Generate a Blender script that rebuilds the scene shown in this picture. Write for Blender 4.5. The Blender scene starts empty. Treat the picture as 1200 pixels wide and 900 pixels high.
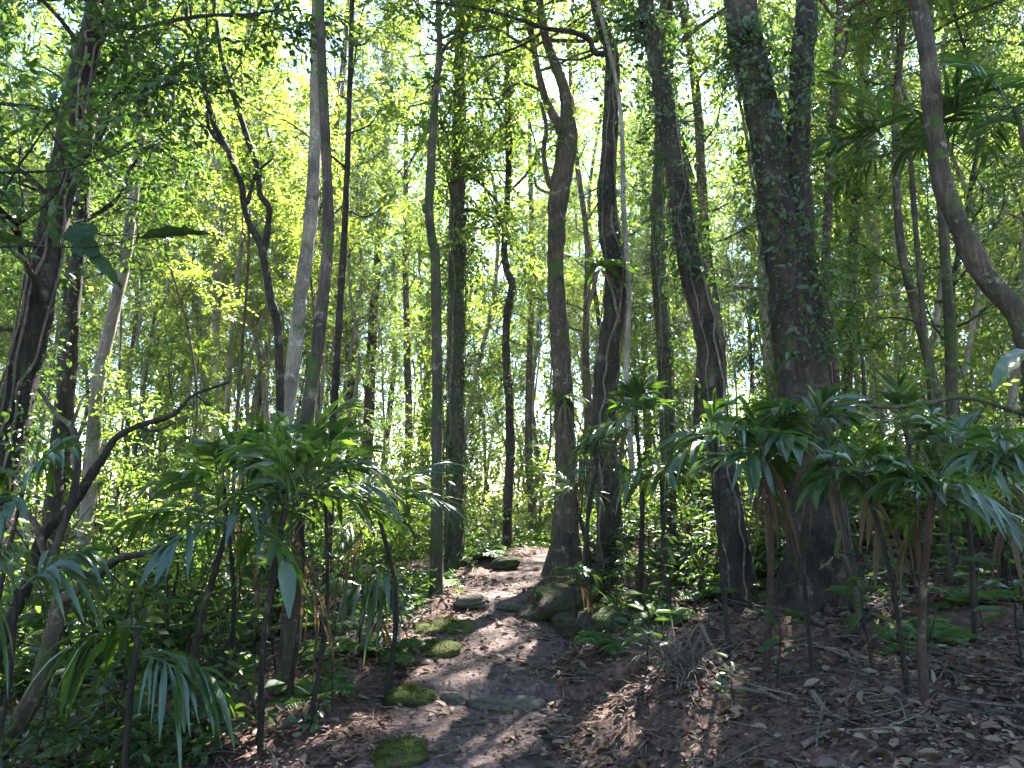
import bpy, math
import numpy as np
from mathutils import Vector

scene = bpy.context.scene
COL = scene.collection
R = math.radians

# ------------------------------------------------------------------ camera
EYE = np.array([0.0, 0.0, 1.6])
PITCH = R(8.0)
FPX = 890.0
CF = np.array([0, math.cos(PITCH), math.sin(PITCH)])
CU = np.array([0, -math.sin(PITCH), math.cos(PITCH)])
CR = np.array([1.0, 0, 0])


def ray(px, py):
    return CF + CR * (px - 600) / FPX + CU * (450 - py) / FPX


def at_y(px, py, Y):
    """The point of the place at forward distance Y that the traced pixel shows."""
    d = ray(px, py)
    return EYE + d * (Y / d[1])


# ------------------------------------------------------------------ ground shape
PATH = np.array([(-6, 0.0), (0, -0.15), (3, -0.28), (4.7, -0.30), (6.3, -0.28), (7.2, -0.22), (8, -0.12), (9.3, -0.02),
                 (10.5, 0.05), (11.8, 0.25), (13.0, 0.70), (14.2, 1.6), (15.6, 3.2), (17.5, 5.2), (22, 9.0)])


def sm(t):
    t = np.clip(t, 0, 1)
    return t * t * (3 - 2 * t)


def path_x(y):
    return np.interp(y, PATH[:, 0], PATH[:, 1])


def path_z(y):
    y = np.asarray(y, float)
    z = 0.13 * sm((y - 6.05) / 0.12) + 0.10 * sm((y - 9.0) / 0.15)
    z = z + 0.10 * sm((y - 6.3) / 2.6) + 0.17 * sm((y - 9.3) / 4.0)
    return z


_rg = np.random.default_rng(5)
_W = [(_rg.normal(0, 1, 2) * f, _rg.uniform(0, 6.28), a) for f, a in
      [(0.5, .05), (0.7, .05), (1.1, .035), (1.7, .025), (2.6, .018), (3.5, .014), (5, .010), (7, .008), (9, .006), (13, .005), (17, .004)]]


def lumps(x, y):
    return sum(a * np.sin(k[0] * x + k[1] * y + p) for k, p, a in _W)


def path_half(y):
    y = np.asarray(y, float)
    return 0.66 - .16 * sm((y - 9) / 3) + 0.07 * np.sin(y * 1.9) + 0.05 * np.sin(y * 4.3 + 1)


def gz(x, y):
    x = np.asarray(x, float)
    y = np.asarray(y, float)
    c = path_x(y)
    h = path_half(y)
    z = path_z(y)
    u = np.maximum(x - c - h, 0)
    v = np.maximum(c - h - x, 0)
    far = sm((y - 14) / 8)
    right = 0.38 * sm(u / 1.35) + 0.075 * np.clip(u - 1.0, 0, 14)
    left = 0.05 * sm(v / 0.3) - 0.115 * np.clip(v - 0.2, 0, 7)
    side = np.clip((np.abs(x - c) - h) / 0.5, 0, 1)
    return z + right * (1 - 0.35 * far) + left + lumps(x, y) * (0.12 + 0.88 * side)


def on_ground(px, py):
    """Where the line of sight through a traced pixel meets the ground."""
    d = ray(px, py)
    ts = np.linspace(2.0, 60, 6000)
    p = EYE[None] + d[None] * ts[:, None]
    g = gz(p[:, 0], p[:, 1])
    i = np.argmax(p[:, 2] < g)
    return p[i]


# ------------------------------------------------------------------ mesh building
class Buf:
    def __init__(self):
        self.v, self.f, self.n = [], [], 0

    def add(self, v, f):
        v = np.asarray(v, np.float32).reshape(-1, 3)
        f = np.asarray(f, np.int32).reshape(-1, 4)
        self.v.append(v)
        self.f.append(f + self.n)
        self.n += len(v)

    def merged(self):
        return np.concatenate(self.v), np.concatenate(self.f)


def make_mesh(name, buf, mat, origin=(0, 0, 0), smooth=False):
    v, f = buf.merged()
    v = v - np.asarray(origin, np.float32)[None]
    me = bpy.data.meshes.new(name)
    me.vertices.add(len(v))
    me.vertices.foreach_set('co', v.astype(np.float32).ravel())
    me.loops.add(len(f) * 4)
    me.loops.foreach_set('vertex_index', f.ravel())
    me.polygons.add(len(f))
    me.polygons.foreach_set('loop_start', np.arange(0, len(f) * 4, 4, dtype=np.int32))
    if smooth:
        me.polygons.foreach_set('use_smooth', np.ones(len(f), bool))
    me.update(calc_edges=True)
    me.validate()
    me.materials.append(mat)
    return me


def obj(name, buf, mat, parent=None, origin=(0, 0, 0), smooth=False, loc=None):
    o = bpy.data.objects.new(name, make_mesh(name, buf, mat, origin, smooth))
    COL.objects.link(o)
    if parent is not None:
        o.parent = parent
    if loc is not None:
        o.location = loc
    return o


def tag(o, label, cat, group=None):
    o['label'] = label
    o['category'] = cat
    if group:
        o['group'] = group
    return o


def thing(name, label, cat, loc, group=None):
    o = bpy.data.objects.new(name, None)
    o.empty_display_size = 0.1
    COL.objects.link(o)
    o.location = loc
    return tag(o, label, cat, group)


def copy_thing(src, loc, rz, s, label=None, group=None, tilt=(0, 0)):
    r = src.copy()
    COL.objects.link(r)
    r.location = loc
    r.rotation_euler = (tilt[0], tilt[1], rz)
    r.scale = (s, s, s)
    if label:
        r['label'] = label
    if group:
        r['group'] = group
    for ch in list(src.children):
        c = ch.copy()
        COL.objects.link(c)
        c.parent = r
        for g in ch.children:
            d = g.copy()
            COL.objects.link(d)
            d.parent = c
    return r


def norm(a):
    return a / np.maximum(np.linalg.norm(a, axis=-1, keepdims=True), 1e-9)


def spline(pts, n):
    """Catmull-Rom through pts (any width: positions and radii together)."""
    p = np.asarray(pts, float)
    if len(p) == 2:
        t = np.linspace(0, 1, n)[:, None]
        return p[0] * (1 - t) + p[1] * t
    q = np.vstack([2 * p[0] - p[1], p, 2 * p[-1] - p[-2]])
    t = np.linspace(0, len(p) - 1 - 1e-6, n)
    i = t.astype(int)
    u = (t - i)[:, None]
    a, b, c, d = q[i], q[i + 1], q[i + 2], q[i + 3]
    return 0.5 * (2 * b + (c - a) * u + (2 * a - 5 * b + 4 * c - d) * u ** 2 + (3 * b - a - 3 * c + d) * u ** 3)


def tube(buf, pts, rad, n=24, k=8, seed=0, rough=0.0, flare=0.0, flare_h=0.5, lobes=5):
    """A tapering limb along a smooth line, with uneven girth and, if asked, a buttressed foot."""
    pr = spline(np.column_stack([np.asarray(pts, float), np.asarray(rad, float)]), n)
    p, r = pr[:, :3], np.maximum(pr[:, 3], 0.0008)
    t = norm(np.gradient(p, axis=0))
    ref = np.array([1.0, 0.13, 0.07]) if abs(t[0][0]) < 0.8 else np.array([0.1, 1.0, 0.07])
    x = norm(ref[None] - t * (t @ ref)[:, None])
    y = np.cross(t, x)
    a = np.arange(k) * 2 * math.pi / k
    s = np.concatenate([[0], np.cumsum(np.linalg.norm(np.diff(p, axis=0), axis=1))])
    rg = np.random.default_rng(seed)
    m = np.ones((n, k))
    if rough:
        for fz, fa in ((1.1, 1), (2.3, 2), (4.1, 3), (7.7, 2), (13, 4)):
            m += rough * rg.uniform(.4, 1) * np.sin(fz * s[:, None] + fa * a[None] + rg.uniform(0, 6.28))
        m += rg.normal(0, rough * 0.8, (n, k))
    if flare:
        e = np.exp(-s / flare_h)[:, None]
        m += flare * e * (0.55 + 0.6 * np.cos(lobes * a[None] + rg.uniform(0, 6)) + 0.3 * np.cos(2 * a[None] + rg.uniform(0, 6)))
    rr = r[:, None] * m
    v = p[:, None] + rr[..., None] * (np.cos(a)[None, :, None] * x[:, None] + np.sin(a)[None, :, None] * y[:, None])
    i = np.arange(n - 1)[:, None] * k
    j = np.arange(k)[None]
    j2 = (j + 1) % k
    f = np.stack([i + j, i + j2, i + k + j2, i + k + j], -1)
    buf.add(v, f)
    return p, r


LEAF = np.array([(0, 0, 0), (.30, .5, .06), (.70, .40, .03), (1, 0, -.10), (.70, -.40, .03), (.30, -.5, .06)])
LEAF_F = np.array([(0, 3, 2, 1), (0, 5, 4, 3)])


def leaves(buf, o, d, nrm, ln, w=0.4):
    """Many folded, pointed leaves: origins, directions, normals, lengths."""
    o, d, nrm = (np.asarray(a, float).reshape(-1, 3) for a in (o, d, nrm))
    n = len(o)
    ln = np.broadcast_to(np.asarray(ln, float).ravel(), (n,))
    X = norm(d)
    Z = norm(nrm - X * np.sum(nrm * X, 1, keepdims=True))
    Y = np.cross(Z, X)
    L = LEAF[None]
    v = o[:, None] + ln[:, None, None] * (L[..., 0:1] * X[:, None] + L[..., 1:2] * w * Y[:, None] + L[..., 2:3] * Z[:, None])
    buf.add(v, np.arange(n)[:, None, None] * 6 + LEAF_F[None])


def sprays(buf, o, d, rg, k=14, tw=0.45, ln=0.09, w=0.4, droop=0.25, up=1.0):
    """Leafy twigs: each carries k leaves in a loose flat spray."""
    o = np.asarray(o, float).reshape(-1, 3)
    d = norm(np.asarray(d, float).reshape(-1, 3))
    m = len(o)
    nr = norm(np.array([0, 0, up])[None] + rg.normal(0, .45, (m, 3)))
    side = norm(np.cross(nr, d))
    nr = np.cross(d, side)
    s = (np.arange(k)[None] + rg.uniform(-.4, .4, (m, k))) / k
    L = tw * rg.uniform(.6, 1.3, (m, 1))
    sg = np.where(np.arange(k) % 2 == 0, 1.0, -1.0)[None]
    p = o[:, None] + d[:, None] * (s * L)[..., None]
    p[..., 2] -= droop * L * s ** 2
    p += rg.normal(0, .02, (m, k, 3))
    ang = rg.uniform(.5, 1.25, (m, k)) * sg * (1 - .5 * s)
    ld = d[:, None] * np.cos(ang)[..., None] + side[:, None] * np.sin(ang)[..., None] + rg.normal(0, .22, (m, k, 3))
    ld[..., 2] -= .25
    ln_ = nr[:, None] + rg.normal(0, .35, (m, k, 3))
    leaves(buf, p.reshape(-1, 3), ld.reshape(-1, 3), ln_.reshape(-1, 3), ln * rg.uniform(.6, 1.25, m * k), w)


# ------------------------------------------------------------------ materials
def new_mat(name):
    m = bpy.data.materials.new(name)
    m.use_nodes = True
    nt = m.node_tree
    nt.nodes.clear()
    out = nt.nodes.new('ShaderNodeOutputMaterial')
    return m, nt, out


def N(nt, t, **kw):
    n = nt.nodes.new(t)
    for k, v in kw.items():
        setattr(n, k, v)
    return n


def ramp(nt, src, stops):
    r = N(nt, 'ShaderNodeValToRGB')
    e = r.color_ramp.elements
    while len(e) > 1:
        e.remove(e[-1])
    e[0].position, e[0].color = stops[0][0], (*stops[0][1], 1)
    for p, c in stops[1:]:
        x = e.new(p)
        x.color = (*c, 1)
    nt.links.new(src, r.inputs[0])
    return r.outputs[0]


def leaf_mat(name, cols, trans, rough=0.42, spec=0.4, tmix=0.5):
    """Leaf: each leaf its own tone, light passing through it as well as off it."""
    m, nt, out = new_mat(name)
    geo = N(nt, 'ShaderNodeNewGeometry')
    oi = N(nt, 'ShaderNodeObjectInfo')
    add = N(nt, 'ShaderNodeMath', operation='MULTIPLY_ADD')
    nt.links.new(geo.outputs['Random Per Island'], add.inputs[0])
    add.inputs[1].default_value = 0.65
    mul = N(nt, 'ShaderNodeMath', operation='MULTIPLY')
    nt.links.new(oi.outputs['Random'], mul.inputs[0])
    mul.inputs[1].default_value = 0.35
    nt.links.new(mul.outputs[0], add.inputs[2])
    c = ramp(nt, add.outputs[0], [(i / (len(cols) - 1), k) for i, k in enumerate(cols)])
    t = ramp(nt, add.outputs[0], [(i / (len(trans) - 1), k) for i, k in enumerate(trans)])
    p = N(nt, 'ShaderNodeBsdfPrincipled')
    p.inputs['Roughness'].default_value = rough
    p.inputs['Specular IOR Level'].default_value = spec
    nt.links.new(c, p.inputs['Base Color'])
    tr = N(nt, 'ShaderNodeBsdfTranslucent')
    nt.links.new(t, tr.inputs['Color'])
    mx = N(nt, 'ShaderNodeMixShader')
    mx.inputs[0].default_value = tmix
    nt.links.new(p.outputs[0], mx.inputs[1])
    nt.links.new(tr.outputs[0], mx.inputs[2])
    nt.links.new(mx.outputs[0], out.inputs[0])
    return m


def bark_mat(name, cols, moss=0.0, scale=1.0, rough=0.9, mosscol=((.03, .055, .012), (.07, .11, .02)), bump=0.6):
    m, nt, out = new_mat(name)
    tc = N(nt, 'ShaderNodeTexCoord')
    mp = N(nt, 'ShaderNodeMapping')
    mp.inputs['Scale'].default_value = (scale, scale, scale * .22)
    nt.links.new(tc.outputs['Object'], mp.inputs[0])
    n1 = N(nt, 'ShaderNodeTexNoise')
    n1.inputs['Scale'].default_value = 26
    n1.inputs['Detail'].default_value = 9
    n1.inputs['Roughness'].default_value = .8
    nt.links.new(mp.outputs[0], n1.inputs[0])
    n2 = N(nt, 'ShaderNodeTexNoise')
    n2.inputs['Scale'].default_value = 2.6
    n2.inputs['Detail'].default_value = 4
    nt.links.new(tc.outputs['Object'], n2.inputs[0])
    c = ramp(nt, n1.outputs[0], [(.28, cols[0]), (.5, cols[1]), (.72, cols[2])])
    blot = ramp(nt, n2.outputs[0], [(.35, (.55, .55, .55)), (.65, (1.25, 1.2, 1.15))])
    mu = N(nt, 'ShaderNodeMix', data_type='RGBA', blend_type='MULTIPLY')
    mu.inputs[0].default_value = 1
    nt.links.new(c, mu.inputs[6])
    nt.links.new(blot, mu.inputs[7])
    col = mu.outputs[2]
    n4 = N(nt, 'ShaderNodeTexNoise')
    n4.inputs['Scale'].default_value = 5.5 * scale
    n4.inputs['Detail'].default_value = 9
    n4.inputs['Roughness'].default_value = .75
    nt.links.new(tc.outputs['Object'], n4.inputs[0])
    lf = ramp(nt, n4.outputs[0], [(.57, (0, 0, 0)), (.64, (.75, .75, .75))])
    ml = N(nt, 'ShaderNodeMix', data_type='RGBA')
    nt.links.new(lf, ml.inputs[0])
    nt.links.new(col, ml.inputs[6])
    ml.inputs[7].default_value = (min(.4, cols[2][0] * 1.7), min(.4, cols[2][1] * 1.8), min(.36, cols[2][2] * 1.7), 1)
    col = ml.outputs[2]
    if moss > 0:
        n3 = N(nt, 'ShaderNodeTexNoise')
        n3.inputs['Scale'].default_value = 3.5
        n3.inputs['Detail'].default_value = 7
        n3.inputs['Roughness'].default_value = .65
        nt.links.new(tc.outputs['Object'], n3.inputs[0])
        fac = ramp(nt, n3.outputs[0], [(.62 - .3 * moss, (0, 0, 0)), (.72 - .3 * moss, (1, 1, 1))])
        mc = ramp(nt, n1.outputs[0], [(.3, mosscol[0]), (.7, mosscol[1])])
        mi = N(nt, 'ShaderNodeMix', data_type='RGBA')
        nt.links.new(fac, mi.inputs[0])
        nt.links.new(col, mi.inputs[6])
        nt.links.new(mc, mi.inputs[7])
        col = mi.outputs[2]
    p = N(nt, 'ShaderNodeBsdfPrincipled')
    p.inputs['Roughness'].default_value = rough
    p.inputs['Specular IOR Level'].default_value = .25
    nt.links.new(col, p.inputs['Base Color'])
    b = N(nt, 'ShaderNodeBump')
    b.inputs['Strength'].default_value = bump
    b.inputs['Distance'].default_value = .03
    nt.links.new(n1.outputs[0], b.inputs['Height'])
    nt.links.new(b.outputs[0], p.inputs['Normal'])
    nt.links.new(p.outputs[0], out.inputs[0])
    return m


def earth_mat(name, stops, scale, bump=.8, rough=.95, patch=None):
    m, nt, out = new_mat(name)
    tc = N(nt, 'ShaderNodeTexCoord')
    n1 = N(nt, 'ShaderNodeTexNoise')
    n1.inputs['Scale'].default_value = scale
    n1.inputs['Detail'].default_value = 8
    n1.inputs['Roughness'].default_value = .72
    nt.links.new(tc.outputs['Object'], n1.inputs[0])
    vo = N(nt, 'ShaderNodeTexVoronoi')
    vo.inputs['Scale'].default_value = scale * 2.4
    nt.links.new(tc.outputs['Object'], vo.inputs['Vector'])
    ad = N(nt, 'ShaderNodeMath', operation='MULTIPLY_ADD')
    nt.links.new(vo.outputs['Distance'], ad.inputs[0])
    ad.inputs[1].default_value = .35
    nt.links.new(n1.outputs[0], ad.inputs[2])
    col = ramp(nt, ad.outputs[0], stops)
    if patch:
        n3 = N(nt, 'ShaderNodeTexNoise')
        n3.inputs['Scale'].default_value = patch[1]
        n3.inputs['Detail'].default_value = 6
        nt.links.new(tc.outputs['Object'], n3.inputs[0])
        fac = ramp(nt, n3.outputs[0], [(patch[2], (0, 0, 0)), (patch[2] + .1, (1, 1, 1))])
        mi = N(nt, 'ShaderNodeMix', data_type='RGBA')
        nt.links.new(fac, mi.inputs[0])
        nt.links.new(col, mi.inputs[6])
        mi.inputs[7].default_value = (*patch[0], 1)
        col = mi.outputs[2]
    p = N(nt, 'ShaderNodeBsdfPrincipled')
    p.inputs['Roughness'].default_value = rough
    p.inputs['Specular IOR Level'].default_value = .2
    nt.links.new(col, p.inputs['Base Color'])
    b = N(nt, 'ShaderNodeBump')
    b.inputs['Strength'].default_value = bump
    b.inputs['Distance'].default_value = .03
    nt.links.new(ad.outputs[0], b.inputs['Height'])
    nt.links.new(b.outputs[0], p.inputs['Normal'])
    nt.links.new(p.outputs[0], out.inputs[0])
    return m


M = {}
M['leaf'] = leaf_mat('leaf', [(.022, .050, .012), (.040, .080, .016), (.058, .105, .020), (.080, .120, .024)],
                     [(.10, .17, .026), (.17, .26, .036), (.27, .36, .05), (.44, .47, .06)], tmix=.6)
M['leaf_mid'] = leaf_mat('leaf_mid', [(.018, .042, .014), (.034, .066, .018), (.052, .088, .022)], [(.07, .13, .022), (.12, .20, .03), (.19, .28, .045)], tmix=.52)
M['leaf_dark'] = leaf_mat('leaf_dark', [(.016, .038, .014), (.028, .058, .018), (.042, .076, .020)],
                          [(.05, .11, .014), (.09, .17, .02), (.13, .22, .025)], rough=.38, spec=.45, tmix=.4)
M['palm'] = leaf_mat('palm_leaf', [(.018, .042, .016), (.030, .062, .020), (.045, .082, .022)],
                     [(.07, .15, .012), (.11, .21, .018), (.16, .27, .02)], rough=.33, spec=.8, tmix=.36)
M['darkened'] = leaf_mat('darkened_leaf', [(.016, .034, .012), (.028, .055, .016)], [(.06, .11, .012), (.09, .15, .015)], rough=.6, spec=.15, tmix=.12)  # dark, barely translucent colour stands in for shade on the near leaves
M['fern'] = leaf_mat('fern_leaf', [(.035, .075, .020), (.055, .110, .025), (.075, .130, .030)],
                     [(.12, .22, .02), (.18, .30, .03)], rough=.5, spec=.35, tmix=.42)
M['litter'] = leaf_mat('litter', [(0.025, 0.015, 0.011), (0.062, 0.035, 0.023), (0.035, 0.022, 0.016), (0.119, 0.073, 0.046), (0.048, 0.028, 0.020), (0.213, 0.152, 0.105), (0.077, 0.046, 0.029), (0.037, 0.024, 0.018)],
                       [(.05, .03, .02), (.09, .05, .03)], rough=.7, spec=.2, tmix=.12)
M['dead'] = leaf_mat('dead_leaf', [(.045, .029, .017), (.08, .055, .033), (.12, .088, .053)], [(.08, .05, .02), (.14, .09, .04)], rough=.7, spec=.2, tmix=.25)
M['moss_leaf'] = leaf_mat('moss_leaf', [(.020, .028, .007), (.045, .058, .011), (.08, .09, .016)], [(.06, .08, .01), (.13, .15, .02)], rough=.9, spec=.1, tmix=.22)
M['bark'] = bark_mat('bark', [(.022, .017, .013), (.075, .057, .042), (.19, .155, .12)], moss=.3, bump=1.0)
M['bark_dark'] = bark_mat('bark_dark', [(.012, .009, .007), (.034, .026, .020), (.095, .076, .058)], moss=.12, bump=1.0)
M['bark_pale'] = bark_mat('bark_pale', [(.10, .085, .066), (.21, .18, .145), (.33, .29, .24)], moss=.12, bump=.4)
M['bark_moss'] = bark_mat('bark_moss', [(.022, .018, .012), (.060, .050, .034), (.12, .10, .07)], moss=.5, mosscol=((.022, .034, .010), (.055, .075, .02)))
M['bark_red'] = bark_mat('bark_red', [(.018, .011, .008), (.050, .029, .020), (.10, .065, .047)], moss=.1, scale=2)
M['twig'] = bark_mat('twig', [(.05, .038, .028), (.13, .105, .08), (.24, .20, .16)], scale=2)
M['ground'] = earth_mat('ground', [(.30, (0.013, 0.008, 0.007)), (.5, (0.037, 0.021, 0.016)), (.70, (0.080, 0.045, 0.034)), (.9, (0.137, 0.085, 0.064))], 9)
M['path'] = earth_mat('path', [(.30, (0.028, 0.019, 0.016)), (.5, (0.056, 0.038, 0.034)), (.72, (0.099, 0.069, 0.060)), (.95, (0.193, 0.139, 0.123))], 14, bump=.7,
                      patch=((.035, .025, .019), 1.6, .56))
M['moss_rock'] = earth_mat('moss_rock', [(.30, (.014, .018, .006)), (.5, (.035, .045, .010)), (.75, (.07, .08, .016)), (.95, (.11, .11, .03))], 16, bump=1.0,
                           patch=((.055, .045, .032), 3.0, .60))
M['step_stone'] = earth_mat('step_stone', [(.30, (.026, .022, .016)), (.5, (.055, .047, .035)), (.75, (.095, .082, .062)), (.95, (.15, .13, .10))], 10,
                            bump=.7, patch=((.055, .07, .018), 2.5, .58))
M['moss_mound'] = earth_mat('moss_mound', [(.30, (.007, .007, .005)), (.5, (.018, .015, .010)), (.75, (.042, .034, .022)), (.95, (.07, .06, .04))], 14, bump=1,
                            patch=((.035, .055, .010), 3.2, .50))

# ------------------------------------------------------------------ ground and path
xs = np.unique(np.concatenate([np.linspace(-70, -12, 40), np.linspace(-12, -3, 60), np.linspace(-3, 5, 150), np.linspace(5, 14, 60), np.linspace(14, 70, 40)]))
ys = np.unique(np.concatenate([np.linspace(-30, 2, 26), np.linspace(2, 12, 190), np.linspace(12, 22, 90), np.linspace(22, 90, 60)]))
X, Y = np.meshgrid(xs, ys)
Z = gz(X, Y)
near_path = 1 - sm((np.abs(X - path_x(Y)) - path_half(Y) + .10) / .12)
Z = Z - .05 * near_path + np.random.default_rng(1).normal(0, .008, Z.shape) * (1 - near_path)
b = Buf()
nx = len(xs)
i = (np.arange(len(ys) - 1)[:, None] * nx + np.arange(nx - 1)[None]).ravel()
b.add(np.stack([X, Y, Z], -1), np.stack([i, i + 1, i + nx + 1, i + nx], -1))
g = obj('ground', b, M['ground'], smooth=True)
g['kind'] = 'structure'
b = Buf()
ty = np.linspace(-4, 20, 480)
tu = np.linspace(-1, 1, 26)
hw = path_half(ty) + .02
X = path_x(ty)[:, None] + tu[None] * hw[:, None]
Y = np.repeat(ty[:, None], len(tu), 1)
Z = gz(X, Y) + np.random.default_rng(2).normal(0, .004, X.shape) - .03 * np.clip((np.abs(tu)[None] - .86) / .14, 0, 1)
k = len(tu)
i = (np.arange(len(ty) - 1)[:, None] * k + np.arange(k - 1)[None]).ravel()
b.add(np.stack([X, Y, Z], -1), np.stack([i, i + 1, i + k + 1, i + k], -1))
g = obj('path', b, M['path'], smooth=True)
g['kind'] = 'structure'


# ------------------------------------------------------------------ trees
def grow(start, d, ln, rg, n=5, wig=.25, up=.15):
    """A wandering line for a limb."""
    p = [np.asarray(start, float)]
    d = norm(np.asarray(d, float))
    for _ in range(n):
        d = norm(d + rg.normal(0, wig, 3) + np.array([0, 0, up]))
        p.append(p[-1] + d * ln / n)
    return np.array(p)


def crown_on(wood, leaf, trunk, rad, h0, rg, n_limb=12, ln=2.2, sub=4, spr=4, k=14, tw=.5, lf=.09, w=.42, up=.10, elev=(.1, .8), taper=.6, sides=5):
    """Limbs, boughs and leafy twigs grown from the part of a trunk line above h0 (a share of its length)."""
    n = len(trunk)
    cum = np.concatenate([[0], np.cumsum(np.linalg.norm(np.diff(trunk, axis=0), axis=1))])
    cum = cum / cum[-1]
    O, D = [], []
    az = rg.uniform(0, 6.28)
    for j in range(n_limb):
        s = h0 + (1 - h0) * (j + rg.uniform(.1, .9)) / n_limb
        i = min(n - 1, int(np.searchsorted(cum, s)))
        az += 2.4 + rg.normal(0, .5)
        el = rg.uniform(*elev)
        d = np.array([math.cos(az) * math.cos(el), math.sin(az) * math.cos(el), math.sin(el)])
        L = ln * (1 - taper * (s - h0) / (1 - h0 + 1e-6)) * rg.uniform(.65, 1.25)
        lp = grow(trunk[i], d, L, rg, 6, .22, up)
        r0 = min(rad[i] * .5, .006 + .011 * L)
        lr = np.linspace(r0, r0 * .25, len(lp))
        tube(wood, lp, lr, 12, sides)
        for q in range(sub):
            t = rg.uniform(.3, 1)
            a = lp[min(len(lp) - 1, int(t * (len(lp) - 1)))]
            dd = norm(d + rg.normal(0, .75, 3) + np.array([0, 0, .1]))
            sl = L * rg.uniform(.25, .55)
            sp = grow(a, dd, sl, rg, 4, .3, up * .6)
            tube(wood, sp, np.linspace(r0 * .35, r0 * .12, len(sp)), 7, 4)
            for _ in range(spr):
                u = rg.uniform(.25, 1)
                e = sp[min(len(sp) - 1, int(round(u * (len(sp) - 1))))]
                O.append(e + rg.normal(0, .08, 3))
                D.append(norm(norm(sp[-1] - sp[0]) + rg.normal(0, .7, 3)))
    if O:
        sprays(leaf, np.array(O), np.array(D), rg, k, tw, lf, w)


def trunk_climber(buf, p, r, rg, n, lo=0.0, hi=1.0, out=.22, ln=.060, hang=.5):
    n = int(n * 1.35)
    """A creeper's leaves clothing a stretch of trunk in uneven clumps."""
    m = len(p)
    nc = max(8, n // 45)
    cs, ca, cz = rg.uniform(lo, hi, nc), rg.uniform(0, 6.283, nc), rg.uniform(.3, 1.5, nc)
    k = rg.integers(0, nc, n)
    s = np.clip(cs[k] + rg.normal(0, .022, n), 0, .999) * (m - 1)
    i = np.minimum(s.astype(int), m - 2)
    f = (s - i)[:, None]
    a = ca[k] + rg.normal(0, .55, n)
    off = np.stack([np.cos(a), np.sin(a), np.zeros(n)], -1)
    rr = r[i] * (1 - f[:, 0]) + r[i + 1] * f[:, 0]
    o = p[i] * (1 - f) + p[i + 1] * f + off * (rr + np.abs(rg.normal(0, out, n)) * cz[k])[:, None] + rg.normal(0, .05, (n, 3))
    d = off * .5 + rg.normal(0, .75, (n, 3))
    d[:, 2] -= hang
    leaves(buf, o, d, off + np.array([0, 0, .5]) + rg.normal(0, .7, (n, 3)), ln * rg.uniform(.35, 1.0, n) * np.where(rg.uniform(0, 1, n) < .2, 1.9, 1.1), .45)


def lift(pts, wid, Y, H, gx=None, dY=0.0):
    """Traced trunk line (pixels, from the foot up) to a line in the place at distance Y, carried on to height H."""
    P, W = [], []
    for i, (px, py) in enumerate(pts):
        p = at_y(px, py, Y + dY * i / max(1, len(pts) - 1))
        P.append(p)
    P = np.array(P)
    w = np.interp(np.arange(len(pts)), np.linspace(0, len(pts) - 1, len(wid)), wid) / FPX * Y / 2
    foot = P[0].copy()
    foot[2] = float(gz(foot[0], foot[1])) - .06
    if P[0][2] - foot[2] > .25:
        sl = (P[1] - P[0]) / max(.3, P[1][2] - P[0][2])
        foot[0] = P[0][0] - sl[0] * (P[0][2] - foot[2]) * .5
        foot[2] = float(gz(foot[0], foot[1])) - .06
        P = np.vstack([foot, P])
        w = np.concatenate([[w[0] * 1.08], w])
    else:
        P[0] = foot
    if H and P[-1][2] < H - .5:
        sl = (P[-1] - P[-3]) / max(.3, P[-1][2] - P[-3][2])
        zs = np.linspace(P[-1][2], H, 4)[1:]
        for j, z in enumerate(zs):
            P = np.vstack([P, P[-1] + np.array([sl[0] * .5, sl[1] * .5, 1]) * (z - P[-1][2])])
        w = np.concatenate([w, np.linspace(w[-1], w[-1] * .35, 4)[1:]])
    return P, w


def dens(P, w, per=.11):
    L = np.sum(np.linalg.norm(np.diff(P, axis=0), axis=1))
    return max(12, int(L / per))


TREES = {}


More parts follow.
